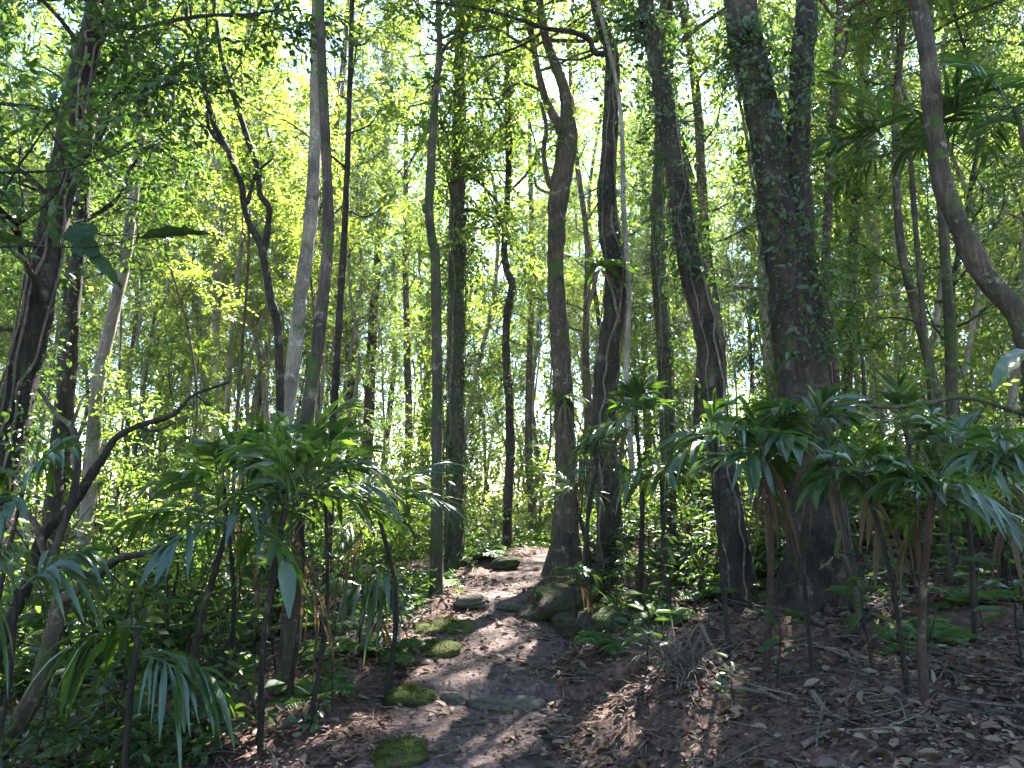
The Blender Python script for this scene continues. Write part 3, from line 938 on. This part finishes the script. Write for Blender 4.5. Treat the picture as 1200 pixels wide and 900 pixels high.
palm('palm with a hanging pale forked leaf right of the biggest tree', 1012, 553, 4.6, 0, 7, 0.37, 218, wid=0.072, leaflet=0.30, droop=0.60)
palm('rusty-stemmed palm nearest on the right slope', 1092, 578, 4.3, 0, 8, 0.42, 219, stem_px=12, bark='bark_red', wid=0.051, leaflet=0.28, droop=0.36)
palm('palm crown crowded behind the rusty-stemmed palm', 1125, 523, 5.6, 0, 10, 0.58, 220, wid=0.051, leaflet=0.31)
palm('low palm at the right edge of the slope', 1175, 538, 5.0, 0, 9, 0.54, 221, wid=0.051, leaflet=0.33)
palm('feathery palm behind the bent right edge trunk', 1060, 498, 7.0, 0, 10, 0.61, 222, pairs=10, wid=0.038, leaflet=0.33)
palm('small palm with one umbrella of leaves on the mossy mound', 677, 672, 7.8, 0, 7, 0.22, 223, stem_px=4, pairs=4, wid=0.043, leaflet=0.18, droop=0.66, el=(.2, .8))
palm('palm in the shade behind the curved trunk', 790, 582, 11.5, 0, 10, 0.61, 224, wid=0.043, leaflet=0.31)
# (tall palms)
# the tall palm whose fronds hang in the upper right
palm('tall palm with long dark comb-like fronds hanging at upper right', 1066, 178, 7.2, 0, 8, 1.35, 225, stem_px=9, pairs=20, wid=.036, leaflet=.46, droop=.16, bend=.55, lean=.15, el=(-.1, .5), name='tall_palm', bark='bark_moss')
palm('tall palm at the right edge with wide shadowy fronds', 1190, 125, 6.6, 0, 7, 1.35, 226, stem_px=9, pairs=20, wid=.04, leaflet=.46, droop=.18, bend=.55, lean=.25, el=(-.1, .5), name='tall_palm', bark='bark_moss')

# ------------------------------------------------------------------ low plants: ferns, seedlings, shrubs
def fern_proto(seed, n=9, ln=.5):
    rg = np.random.default_rng(seed)
    b = Buf()
    for j in range(n):
        az = j * 2.4 + rg.normal(0, .25)
        el = rg.uniform(.35, 1.0)
        d = np.array([math.cos(az) * math.cos(el), math.sin(az) * math.cos(el), math.sin(el)])
        L = ln * rg.uniform(.7, 1.15)
        t = np.linspace(0, 1, 22)
        c = d[None] * (t * L)[:, None]
        c[:, 2] -= .55 * L * t ** 2
        tube(b, c[::3], np.linspace(.004, .0015, len(c[::3])), 8, 3)
        tan = norm(np.gradient(c, axis=0))
        sd = norm(np.cross(tan, np.array([0, 0, 1.0])[None] + .01))
        nm = np.cross(sd, tan)
        pl = .30 * L * np.sin(np.pi * np.clip(t * .92 + .06, 0, 1)) ** .8
        for sg in (-1, 1):
            leaves(b, c[3:], (sd * sg + tan * .35 - nm * .15)[3:] + rg.normal(0, .06, (19, 3)), nm[3:], pl[3:], .30)
    return b


def seedling_proto(seed, h=.5, n=12, lf=.16, w=.42):
    rg = np.random.default_rng(seed)
    b, l = Buf(), Buf()
    P = grow((0, 0, -.03), (0, 0, 1), h, rg, 5, .14, .15)
    p, r = tube(b, P, np.linspace(.007, .003, len(P)), 14, 5)
    s = np.sort(rg.uniform(.3, 1, n))
    i = (s * (len(p) - 1)).astype(int)
    a = np.arange(n) * 2.4 + rg.normal(0, .3, n)
    d = np.stack([np.cos(a), np.sin(a), rg.uniform(-.35, .35, n)], -1)
    leaves(l, p[i] + d * .03, d, np.array([0, 0, 1.0])[None] + rg.normal(0, .25, (n, 3)), lf * rg.uniform(.6, 1.2, n), w)
    return b, l


def shrub_proto(seed, h=1.3, n_stem=6, lf=.11, spr=5, label='x', leafm='leaf_dark'):
    rg = np.random.default_rng(seed)
    t = thing('shrub', label, 'shrub', (0, 0, 0))
    w, l = Buf(), Buf()
    O, D = [], []
    for j in range(n_stem):
        a = j * 2.4 + rg.normal(0, .4)
        P = grow((rg.normal(0, .06), rg.normal(0, .06), -.04), (math.cos(a) * .55, math.sin(a) * .55, 1), h * rg.uniform(.6, 1.2), rg, 6, .2, .05)
        tube(w, P, np.linspace(.012, .004, len(P)), 16, 5)
        for q in range(spr):
            u = rg.uniform(.3, 1)
            O.append(P[int(u * (len(P) - 1))])
            D.append(rg.normal(0, 1, 3) * np.array([1, 1, .5]) + np.array([0, 0, .2]))
    sprays(l, np.array(O), np.array(D), rg, 11, .42, lf, .42)
    obj('stem', w, M['bark_dark'], t, smooth=True)
    obj('leaves', l, M[leafm], t)['kind'] = 'stuff'
    return t


FERNS = []
for i in range(3):
    o = obj('fern', fern_proto(301 + i, 8 + i, .46 + .07 * i), M['fern'])
    FERNS.append(tag(o, 'x', 'fern'))
SEED = []
for i, (h, n_, lf, w) in enumerate([(.45, 10, .15, .42), (.75, 14, .17, .38), (.3, 8, .13, .5)]):
    t = thing('seedling', 'x', 'seedling', (0, 0, 0))
    s, l = seedling_proto(311 + i, h, n_, lf, w)
    obj('stem', s, M['bark_dark'], t)
    obj('leaves', l, M['leaf_dark'], t)['kind'] = 'stuff'
    SEED.append(t)
WANDS = []
for i, (h, n_, lf, w) in enumerate([(1.5, 26, .17, .36), (2.1, 34, .15, .4), (1.2, 20, .20, .32)]):
    t = thing('sapling', 'x', 'sapling', (0, 0, 0))
    st, l = seedling_proto(341 + i, h, n_, lf, w)
    obj('stem', st, M['bark_dark'], t)
    obj('leaves', l, M['leaf_mid'], t)['kind'] = 'stuff'
    WANDS.append(t)
SHRUBS = [shrub_proto(321, 1.3), shrub_proto(322, 1.8, 7, .10, 6, leafm='leaf'), shrub_proto(323, .9, 6, .12, 5)]
SHRUBS_FAR = [shrub_proto(331, 1.6, 8, .11, 7, leafm='leaf'), shrub_proto(332, 2.4, 8, .10, 8, leafm='leaf')]

_first = set()


def place(proto, x, y, rz, s, label, group):
    loc = (x, y, float(gz(x, y)))
    if proto.name not in _first:
        _first.add(proto.name)
        proto.location, proto.rotation_euler, proto.scale = loc, (0, 0, rz), (s, s, s)
        proto['label'], proto['group'] = label, group
        return proto
    return copy_thing(proto, loc, rz, s, label, group)


def strew(protos, n, seed, xr, yr, label, group, smin=.7, smax=1.3, ok=None, rel=False):
    rg = np.random.default_rng(seed)
    k = 0
    for _ in range(n * 40):
        if k >= n:
            break
        y = rg.uniform(*yr)
        x = rg.uniform(*xr)
        if rel:
            x = path_x(y) + x
        if abs(x - path_x(y)) < path_half(y) + .05 or (ok and not ok(x, y)):
            continue
        place(protos[int(rg.integers(len(protos)))], x, y, rg.uniform(0, 6.28), rg.uniform(smin, smax), label, group)
        k += 1


def inview(x, y):
    px = 600 + FPX * x / y
    return abs(x) < .70 * y + .3 and not (835 < px < 1070 and 5.0 < y < 7.2)


strew(FERNS, 26, 401, (1.0, 3.2), (6.6, 10.5), 'green fern on the leaf-strewn bank right of the path', 'ferns on the right bank', .6, 1.0, inview, True)
strew(FERNS, 14, 402, (2.6, 7), (5, 11), 'shaded fern on the dark slope among the right trunks', 'ferns on the right slope', .6, 1.1, inview, True)
strew(FERNS, 14, 403, (-2.2, -.75), (5.5, 12), 'fern on the verge between the path and the left palms', 'ferns on the left verge', .5, 1.0, inview, True)
strew(FERNS, 22, 404, (-9, -2.4), (5, 14), 'fern in the brush of the left woodland floor', 'ferns in the left wood', .7, 1.5, inview, True)
strew(FERNS, 26, 405, (-2, 4), (11.5, 18), 'fern in the glade where the path bends away', 'ferns at the path bend', .8, 1.5, inview)
strew(SEED, 26, 411, (-6, -.85), (4.6, 10), 'broad-leaved seedling growing left of the path', 'seedlings left of the path', .7, 1.5, inview, True)
strew(SEED, 48, 412, (.8, 7), (4.6, 11), 'broad-leaved seedling growing on the right bank', 'seedlings right of the path', .6, 1.3, inview, True)
strew(WANDS, 46, 431, (-8, -1.3), (4.8, 13), 'thin wand-like sapling with alternate leaves in the left brush', 'wand saplings left', .7, 1.3, inview, True)
strew(WANDS, 22, 433, (1.0, 3.2), (6.6, 11), 'thin upright sapling on the bank between the path and the curved trunk', 'wand saplings on the bank', .4, .85, inview, True)
strew(WANDS, 44, 432, (1.9, 8), (5.6, 13), 'thin wand-like sapling with alternate leaves among the right palms', 'wand saplings right', .7, 1.2, inview, True)
strew(SHRUBS, 34, 421, (-8, -1.6), (4.6, 12), 'loose leafy shrub filling the wood left of the path', 'shrubs left of the path', .6, 1.1, inview, True)
strew(SHRUBS, 38, 422, (1.6, 9), (7, 14), 'loose leafy shrub among the trunks right of the path', 'shrubs right of the path', .6, 1.1, inview, True)
strew(SHRUBS_FAR, 34, 423, (-12, -2), (11, 24), 'tall leafy bush in the bright distance left of the path', 'far bushes left', .8, 1.3, inview)
strew(SHRUBS_FAR, 30, 424, (-2.5, 4.5), (13.6, 26), 'tall leafy bush closing the view at the path bend', 'far bushes at the bend', .7, 1.2, inview)
strew(SHRUBS_FAR, 30, 425, (4, 17), (11, 24), 'tall leafy bush in the bright distance on the right slope', 'far bushes right', .8, 1.3, inview)

# ------------------------------------------------------------------ rocks, mound, steps
def rock(name, label, cat, x, y, sx, sy, sz, seed, mat, rz=0, sink=.35, moss=0):
    moss = int(moss * .55)
    rg = np.random.default_rng(seed)
    nu, nv = 34, 20
    u = np.linspace(0, 2 * math.pi, nu, endpoint=False)
    v = np.linspace(-.5 * math.pi + .05, .5 * math.pi - .02, nv)
    U, V = np.meshgrid(u, v)
    d = np.stack([np.cos(V) * np.cos(U), np.cos(V) * np.sin(U), np.sin(V)], -1)
    m = np.ones(U.shape)
    for f_, a_ in ((1.5, .20), (2.5, .15), (4, .10), (7, .05), (12, .03), (20, .02)):
        kk = rg.normal(0, f_, 3)
        m += a_ * np.sin(d @ kk + rg.uniform(0, 6))
    d = np.sign(d) * np.abs(d) ** .9
    p = d * m[..., None] * np.array([sx, sy, sz])
    c, s = math.cos(rz), math.sin(rz)
    p = np.stack([p[..., 0] * c - p[..., 1] * s, p[..., 0] * s + p[..., 1] * c, p[..., 2]], -1)
    b = Buf()
    i = (np.arange(nv - 1)[:, None] * nu + np.arange(nu)[None]).ravel()
    j = (np.arange(nv - 1)[:, None] * nu + (np.arange(nu)[None] + 1) % nu).ravel()
    b.add(p, np.stack([i, j, j + nu, i + nu], -1))
    loc = (x, y, float(gz(x, y)) + sz * (1 - 2 * sink))
    o = obj(name, b, M[mat], smooth=True, loc=loc)
    tag(o, label, cat)
    if moss:
        P = p.reshape(-1, 3)
        P = P[(P[:, 2] > .05 * sz) & (np.sin(P @ (rg.normal(0, 1, 3) * 3 / sx) + rg.uniform(0, 6)) > -.35)]
        q = P[rg.integers(len(P), size=moss)] + rg.normal(0, .012, (moss, 3))
        mb = Buf()
        leaves(mb, q, rg.normal(0, .7, (moss, 3)) + np.array([0, 0, .8]), rg.normal(0, 1, (moss, 3)), .015 * rg.uniform(.5, 1.4, moss), .4)
        c_ = obj('moss', mb, M['moss_leaf'], o)
        c_['kind'] = 'stuff'
    return o


def rock_px(name, label, cat, px, py, sx, sy, sz, seed, mat, rz=0, sink=.35, moss=0):
    p = on_ground(px, py)
    return rock(name, label, cat, p[0], p[1], sx, sy, sz, seed, mat, rz, sink, moss)


rock_px('mossy_rock', 'bright mossy rock nearest on the left path edge', 'rock', 462, 890, 0.17, 0.15, 0.075, 501, 'moss_rock', .2, .4, 2600)
rock_px('mossy_rock', 'flat mossy rock at the left end of the lower step', 'rock', 480, 822, 0.18, 0.11, 0.075, 502, 'moss_rock', .1, .45, 1800)
rock_px('step_stone', 'wide worn stone forming the lower step across the path', 'stone', 592, 830, 0.25, 0.11, 0.068, 503, 'step_stone', -.15, .42, 0)
rock_px('step_stone', 'narrow dark stone between mossy rock and worn step', 'stone', 530, 822, 0.13, 0.08, 0.061, 504, 'step_stone', .1, .5, 0)
rock_px('mossy_rock', 'yellow-green mossy slab midway on the left path edge', 'rock', 508, 762, 0.18, 0.25, 0.068, 505, 'moss_rock', .5, .45, 2600)
rock_px('mossy_rock', 'mossy slab beyond the midway slab on the left edge', 'rock', 530, 736, 0.18, 0.25, 0.068, 506, 'moss_rock', .3, .45, 2000)
rock_px('mossy_rock', 'small mossy rock at the foot of the thin path edge tree', 'rock', 500, 740, 0.16, 0.16, 0.061, 507, 'moss_rock', .9, .45, 1200)
rock_px('step_stone', 'dark flat stone at the left of the upper step', 'stone', 552, 708, 0.21, 0.13, 0.068, 508, 'step_stone', .1, .4, 0)
rock_px('step_stone', 'dark flat stone at the right of the upper step', 'stone', 598, 713, 0.18, 0.10, 0.048, 509, 'step_stone', -.1, .45, 0)
rock_px('mossy_rock', 'dark rock beside the crooked tree at the path bend', 'rock', 594, 667, 0.21, 0.16, 0.109, 510, 'moss_mound', 0, .3, 400)
rock_px('mossy_mound', 'dark mossy root mound right of the path under the forked tree', 'mound', 672, 712, 0.51, 0.78, 0.286, 511, 'moss_mound', -.25, .42, 9000)
rock_px('mossy_mound', 'lower mossy lump in front of the root mound', 'mound', 690, 735, 0.33, 0.41, 0.150, 512, 'moss_mound', .3, .45, 4000)

# ------------------------------------------------------------------ roots, fallen wood, gnarled branches
def wood(name, label, cat, pts, wid, mat, seed=0, group=None, k=8, rough=.06):
    b = Buf()
    P = np.array(pts)
    tube(b, P, wid, max(16, len(P) * 7), k, seed, rough)
    o = obj(name, b, M[mat], smooth=True, origin=P[0], loc=P[0])
    return tag(o, label, cat, group)


def wood_px(name, label, cat, px, wid_px, mat, Ys=None, seed=0, lift_=0.02):
    if Ys is None:
        P = [on_ground(x, y) + np.array([0, 0, lift_]) for x, y in px]
        dist = np.mean([p[1] for p in P])
    else:
        P = [at_y(x, y, Y_) for (x, y), Y_ in zip(px, Ys)]
        dist = np.mean(Ys)
    w = np.interp(np.arange(len(px)), np.linspace(0, len(px) - 1, len(wid_px)), wid_px) / FPX * dist / 2
    return wood(name, label, cat, P, w, mat, seed)


wood_px('fallen_log', 'sunlit fallen log lying across the left woodland floor', 'log', [(60, 900), (105, 862), (140, 838), (175, 812)], [16, 15, 12], 'bark_pale', seed=1)
wood_px('fallen_branch', 'bare forked branch fallen in front of the curved trunk', 'branch', [(830, 808), (870, 815), (900, 822), (925, 832)], [6, 5, 3], 'twig', seed=2, lift_=.04)
wood_px('fallen_branch', 'grey bent branch propped over the dry twigs on the bank', 'branch', [(822, 745), (835, 772), (858, 805), (880, 815)], [5, 5, 3], 'twig', seed=3, lift_=.08)
wood_px('tree_root', 'dark root snaking from the curved trunk to the biggest tree', 'root', [(862, 718), (890, 724), (925, 722), (950, 730), (968, 738)], [9, 9, 8, 6], 'bark_dark', seed=4, lift_=.03)
wood_px('tree_root', 'dark root lying right of the biggest tree', 'root', [(985, 752), (1005, 740), (1022, 722), (1045, 706)], [11, 10, 6], 'bark_dark', seed=5, lift_=.03)
wood_px('fallen_branch', 'pale broken stick on the dark litter below the biggest tree', 'stick', [(965, 765), (990, 770), (998, 785)], [6, 5, 4], 'twig', seed=6, lift_=.03)
wood_px('fallen_branch', 'short rotten stick leaning in the dark litter', 'stick', [(952, 818), (962, 832), (974, 845)], [7, 7, 4], 'twig', seed=7, lift_=.03)
wood_px('fallen_branch', 'brown stick at the far right of the litter slope', 'stick', [(1150, 840), (1175, 845), (1205, 852)], [12, 11, 9], 'bark_dark', seed=8, lift_=.03)
wood_px('fallen_branch', 'thin curved stick near the bottom right of the bank', 'stick', [(940, 882), (965, 868), (990, 862)], [7, 6, 3], 'twig', seed=9, lift_=.03)
wood_px('aerial_root', 'pale root arching down beside the biggest tree foot', 'root', [(985, 620), (980, 650), (990, 655), (1000, 690), (1012, 735)], [4, 6, 8, 9], 'bark', Ys=[6.3, 6.3, 6.25, 6.25, 6.2], seed=10)
wood_px('hanging_vine', 'thin pale vine hanging down the vine tree trunk', 'vine', [(700, 0), (726, 120), (731, 250), (737, 350), (734, 440), (742, 560)], [5, 6, 6, 7], 'bark_pale', Ys=[9.6] * 6, seed=11)

# gnarled small tree at lower left
GY = 4.9
gt_base = at_y(13, 850, GY)
gt_base[2] = float(gz(gt_base[0], gt_base[1]))
gt = thing('gnarled_tree', 'gnarled low tree at lower left with crooked bare branches', 'tree', gt_base)
for nm, pts, wd, dy in [('trunk', [(0, 885), (22, 845), (43, 807), (60, 752), (68, 715), (74, 700)], [22, 20, 19, 18], 0),
                        ('limb', [(74, 702), (92, 692), (110, 680), (122, 668), (140, 655), (170, 648), (213, 632)], [13, 12, 9, 4], -.3),
                        ('limb', [(72, 704), (62, 680), (50, 640), (42, 615), (28, 600)], [9, 8, 6], .2),
                        ('limb', [(70, 712), (62, 660), (80, 600), (90, 560), (92, 530), (84, 500), (66, 485), (45, 456)], [9, 8, 7, 4], .3),
                        ('limb', [(84, 500), (95, 470), (102, 462)], [4, 2], .1)]:
    b = Buf()
    P = np.array([at_y(x, y, GY + dy * i / (len(pts) - 1)) for i, (x, y) in enumerate(pts)])
    w = np.interp(np.arange(len(pts)), np.linspace(0, len(pts) - 1, len(wd)), wd) / FPX * GY / 2
    tube(b, P, w, len(pts) * 7, 9, 40 + len(pts), .09)
    obj(nm, b, M['bark'], gt, gt_base, True)
GY = 5.2
gt_base = at_y(-12, 800, GY)
gt_base[2] = float(gz(gt_base[0], gt_base[1]))
gt = thing('crooked_sapling', 'crooked leafless sapling bending right across the left trunks', 'tree', gt_base)
for nm, pts, wd, dy in [('trunk', [(-30, 870), (-8, 785), (12, 728), (30, 690), (45, 640), (60, 618), (83, 595), (107, 557), (122, 535), (134, 515), (160, 500), (200, 487), (215, 474), (229, 462), (268, 448)], [15, 14, 13, 12, 9, 7, 4, 3], 0),
                        ('limb', [(160, 500), (182, 505), (200, 498)], [4, 2], 0), ('limb', [(229, 462), (238, 470), (250, 478)], [3, 1], 0)]:
    b = Buf()
    P = np.array([at_y(x, y, GY + dy * i / (len(pts) - 1)) for i, (x, y) in enumerate(pts)])
    w = np.interp(np.arange(len(pts)), np.linspace(0, len(pts) - 1, len(wd)), wd) / FPX * GY / 2
    tube(b, P, w, len(pts) * 7, 9, 50 + len(pts), .08)
    obj(nm, b, M['bark_dark'], gt, gt_base, True)

# ------------------------------------------------------------------ leaf litter and twigs
rg = np.random.default_rng(900)
def litter_pts(n, xr, yr, keep_path):
    x = rg.uniform(*xr, n)
    y = yr[0] + (yr[1] - yr[0]) * rg.uniform(0, 1, n) ** 1.3
    ok = np.abs(x) < .74 * y + .6
    inp = np.abs(x - path_x(y)) < path_half(y) * .9
    ok &= (~inp) | (rg.uniform(0, 1, n) < keep_path)
    pat = .55 + .45 * np.sin(2.1 * x + 1.3 * np.sin(1.7 * y)) * np.sin(1.6 * y + 1.1 * np.sin(2.3 * x)) + .25 * np.sin(5.1 * x + 4 * y)
    ok &= rg.uniform(0, 1, n) < np.clip(pat, .38, 1)
    x, y = x[ok], y[ok]
    return np.stack([x, y, gz(x, y) + rg.uniform(.004, .03, len(x))], -1)


b = Buf()
o = np.concatenate([litter_pts(230000, (-6, 7), (2.6, 11), .25), litter_pts(16000, (-11, 12), (10, 18), .3)])
n = len(o)
leaves(b, o, np.stack([rg.normal(0, 1, n), rg.normal(0, 1, n), rg.normal(0, .25, n)], -1), np.array([0, 0, 1.0])[None] + rg.normal(0, .45, (n, 3)), np.where(rg.uniform(0, 1, n) < .82, rg.uniform(.012, .042, n), rg.uniform(.05, .11, n)), .45)
f = obj('leaf_litter', b, M['litter'])
f['kind'] = 'stuff'
b = Buf()
o = litter_pts(5200, (-6, 7), (3.8, 11), .12)
for q in o:
    a = rg.uniform(0, 6.28)
    L = rg.uniform(.08, .4) * (1.6 if rg.uniform() < .15 else 1)
    d = np.array([math.cos(a), math.sin(a), rg.normal(.05, .18)])
    e = q + d * L
    e[2] = max(e[2], float(gz(e[0], e[1])) + .01)
    m_ = (q + e) / 2 + rg.normal(0, .02, 3)
    r0 = rg.uniform(.0018, .006)
    tube(b, [q + np.array([0, 0, .012]), m_, e], [r0, r0 * .9, r0 * .5], 6, 4)
f = obj('fallen_twigs', b, M['twig'], smooth=True)
f['kind'] = 'stuff'

# low undergrowth nobody could count
rg = np.random.default_rng(950)
b = Buf()
n = 12000
y = 4.6 + 17 * rg.uniform(0, 1, n) ** 1.2
x = rg.uniform(-1, 1, n) * (.72 * y + .5)
dx = x - path_x(y)
pat = np.sin(1.9 * x + np.sin(1.3 * y)) * np.sin(1.4 * y + np.sin(1.7 * x)) + .3 * np.sin(4.3 * x) * np.sin(3.9 * y)
keep = np.where(dx < 0, pat > np.where(y < 7.5, .25, -.15), ((pat > .55) & (y > 6.5)) | (y > 11.5)) & (np.abs(dx) > path_half(y) + np.where(y > 9, .08, .25))
x, y = x[keep], y[keep]
n = len(x)
tall = np.where(y > 11, .7, .32) * rg.uniform(0, 1, n) ** 1.5
o = np.stack([x, y, gz(x, y) + .02 + tall], -1)
sprays(b, o, rg.normal(0, 1, (n, 3)) * np.array([1, 1, .3]) + np.array([0, 0, .35]), rg, 8, .28, .075, .45)
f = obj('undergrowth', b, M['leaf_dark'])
f['kind'] = 'stuff'

# ------------------------------------------------------------------ small individual things of the photograph
def big_leaf(t, origin, a, c, wid, curl, name='leaf', mat='palm', nrm=(0, 0, 1)):
    b = Buf()
    d = c - a
    L = np.linalg.norm(d)
    d = d / L
    side = norm(np.cross(np.array(nrm, float), d))
    up = np.cross(d, side)
    tt = np.linspace(0, 1, 13)
    prof = np.sin(np.pi * tt ** .8) ** .8 * (1 - .15 * tt)
    mid = a[None] + d[None] * (tt * L)[:, None] + up[None] * (curl * L * np.sin(np.pi * tt))[:, None]
    v = []
    for u in (-1, -.5, 0, .5, 1):
        v.append(mid + side[None] * (u * wid * .5 * prof)[:, None] + up[None] * (abs(u) * wid * .18 * prof + .006 * np.sin(tt * 25 + u * 3))[:, None])
    v = np.stack(v, 1)
    i = (np.arange(12)[:, None] * 5 + np.arange(4)[None]).ravel()
    b.add(v, np.stack([i, i + 1, i + 6, i + 5], -1))
    return obj(name, b, M[mat], t, origin, True)


Yn = 2.3
a0 = at_y(-60, 300, Yn)
t = thing('overhanging_branch', 'dark twig with big hanging leaves close overhead at upper left', 'branch', a0)
b = Buf()
line = np.array([at_y(x, y, Yn) for x, y in [(-60, 300), (0, 290), (50, 288), (95, 290), (135, 285), (163, 277)]])
tube(b, line, [.004, .0035, .003, .0025, .002, .0015], 24, 5)
obj('twig', b, M['bark_dark'], t, a0, True)
for (p0, p1, wd, cu, dy, nn) in [((163, 279), (246, 274), .05, .06, .05, (0, .5, 1)), ((72, 288), (68, 228), .11, .05, -.15, (.2, -.8, .5)), ((100, 290), (95, 262), .11, .05, .05, (.2, -1, .1)),
                                 ((88, 286), (118, 300), .085, .0, .0, (.5, -1, .3)), ((98, 290), (142, 338), .052, .05, .06, (.3, -.8, .6)), ((40, 290), (-40, 278), .05, .06, .05, (0, .5, 1))]:
    big_leaf(t, a0, at_y(*p0, Yn), at_y(*p1, Yn + dy), wd, cu, nrm=nn, mat='darkened')
a0 = at_y(1235, 395, 2.4)
t = thing('overhanging_branch', 'single broad pale leaf drooping in from the right edge', 'branch', a0)
b = Buf()
tube(b, [a0, at_y(1222, 402, 2.4), at_y(1208, 410, 2.4)], [.003, .0025, .002], 8, 5)
obj('twig', b, M['bark_dark'], t, a0, True)
big_leaf(t, a0, at_y(1210, 408, 2.4), at_y(1162, 462, 2.3), .075, .08, nrm=(-.5, -.5, .8))

# epiphytes on the trunks
def epiphyte(label, px, py, Y, seed, n_up, n_down, ln, wid):
    rg = np.random.default_rng(seed)
    c = at_y(px, py, Y)
    t = thing('epiphyte_fern', label, 'fern', c)
    for nm, n, mat in (('fronds', n_up, 'fern'), ('dead_fronds', n_down, 'twig')):
        if not n:
            continue
        b = Buf()
        for j in range(n):
            a = rg.uniform(0, 6.28)
            if nm == 'fronds':
                d = np.array([math.cos(a), math.sin(a) - .3, rg.uniform(-.1, .9)])
                strap(b, c, d, np.array([0, 0, 1.0]) - .2 * d, ln * rg.uniform(.6, 1.1), wid, rg.uniform(.3, .9))
            else:
                d = np.array([math.cos(a) * .5, math.sin(a) * .5 - .3, -.3])
                strap(b, c + np.array([0, 0, -.04]), d, np.array([math.cos(a), math.sin(a), .5]), ln * rg.uniform(.4, .8), wid * .6, rg.uniform(.8, 1.6))
        o = obj(nm, b, M[mat], t, c)
        o['kind'] = 'stuff'


epiphyte('fern perched on the forked tree with a skirt of dead brown fronds', 661, 468, 10.95, 801, 26, 22, .55, .05)
epiphyte('fern with drooping strap leaves high on the vine tree trunk', 703, 312, 9.5, 802, 12, 6, .62, .09)
epiphyte('clump of dark leaves crowning the thin path edge tree', 512, 95, 9.5, 803, 14, 12, .30, .05)


def tussock(label, px, py, n, h, seed, mat):
    rg = np.random.default_rng(seed)
    c = on_ground(px, py)
    b = Buf()
    for j in range(n):
        a = rg.uniform(0, 6.28)
        d = np.array([math.cos(a) * rg.uniform(.2, 1), math.sin(a) * rg.uniform(.2, 1), rg.uniform(.4, 1.2)])
        strap(b, c + np.append(rg.normal(0, .07, 2), -.02), d, rg.normal(0, 1, 3), h * rg.uniform(.5, 1.2), .012, rg.uniform(.2, .9))
    tag(obj('grass_tussock', b, M[mat], origin=c, loc=c), label, 'grass')


tussock('dry straw-coloured grass tussock on the bank above the fallen branch', 805, 790, 170, .55, 811, 'twig')
tussock('second dry tussock tangled with twigs further up the bank', 772, 765, 120, .45, 812, 'twig')
tussock('green grassy tuft below the mossy mound', 735, 715, 90, .45, 813, 'fern')
wood_px('broken_branch', 'thin bare bough crossing behind the biggest tree at mid height', 'branch', [(850, 335), (905, 340), (955, 353), (1010, 350), (1085, 338)], [4, 4, 3, 2], 'twig', Ys=[8.0] * 5, seed=21)
wood_px('broken_branch', 'mossy bare branch reaching across the right understorey', 'branch', [(1012, 475), (1050, 477), (1090, 472), (1133, 466), (1215, 490)], [4, 5, 5, 6], 'bark_moss', Ys=[6.6] * 5, seed=22)

# ------------------------------------------------------------------ light, air, camera
w = bpy.data.worlds.new('World')
scene.world = w
w.use_nodes = True
nt = w.node_tree
nt.nodes.clear()
# the sun stands ahead and a little to the right
sky = nt.nodes.new('ShaderNodeTexSky')
sky.sky_type = 'NISHITA'
sky.sun_disc = False
sky.dust_density = .3
sky.ozone_density = 3.0
sky.sun_elevation = SUN_EL
sky.sun_rotation = SUN_AZ
bg = nt.nodes.new('ShaderNodeBackground')
bg.inputs[1].default_value = .082
wo = nt.nodes.new('ShaderNodeOutputWorld')
nt.links.new(sky.outputs[0], bg.inputs[0])
nt.links.new(bg.outputs[0], wo.inputs[0])

sl = bpy.data.lights.new('sun', 'SUN')
sl.energy = 5.0
sl.angle = R(.5)
sl.color = (1.0, .96, .90)
so = bpy.data.objects.new('sun', sl)
COL.objects.link(so)
sd = Vector((math.sin(SUN_AZ) * math.cos(SUN_EL), math.cos(SUN_AZ) * math.cos(SUN_EL), math.sin(SUN_EL)))
so.rotation_euler = sd.to_track_quat('Z', 'Y').to_euler()

HAZE = 0.0006
if HAZE:
    b = Buf()
    x0, x1, y0, y1, z0, z1 = -75, 75, -35, 95, -9, 31
    b.add([(x0, y0, z0), (x1, y0, z0), (x1, y1, z0), (x0, y1, z0), (x0, y0, z1), (x1, y0, z1), (x1, y1, z1), (x0, y1, z1)],
          [(0, 3, 2, 1), (4, 5, 6, 7), (0, 1, 5, 4), (1, 2, 6, 5), (2, 3, 7, 6), (3, 0, 4, 7)])
    m, nt, out = new_mat('haze_air')
    pv = N(nt, 'ShaderNodeVolumePrincipled')
    pv.inputs['Color'].default_value = (.95, .97, .92, 1)
    pv.inputs['Density'].default_value = HAZE
    pv.inputs['Anisotropy'].default_value = .7
    nt.links.new(pv.outputs[0], out.inputs['Volume'])
    hz = obj('haze', b, m)
    hz['kind'] = 'stuff'

cam = bpy.data.cameras.new('camera')
cam.sensor_width = 36
cam.lens = FPX / 1200 * 36
cam.clip_end = 500
co = bpy.data.objects.new('camera', cam)
COL.objects.link(co)
co.location = EYE
co.rotation_euler = (math.pi / 2 + PITCH, 0, 0)
scene.camera = co

vs = scene.view_settings
vs.view_transform = 'Standard'
vs.look = 'None'
vs.exposure = 3.52
vs.gamma = 1
cy = scene.cycles
cy.use_denoising = True
cy.denoiser = 'OPENIMAGEDENOISE'
cy.max_bounces = 6
cy.diffuse_bounces = 3
cy.glossy_bounces = 2
cy.transmission_bounces = 3
cy.transparent_max_bounces = 4
cy.volume_bounces = 0
cy.caustics_reflective = False
cy.caustics_refractive = False
cy.sample_clamp_indirect = 6
cy.use_adaptive_sampling = True
cy.adaptive_threshold = .02
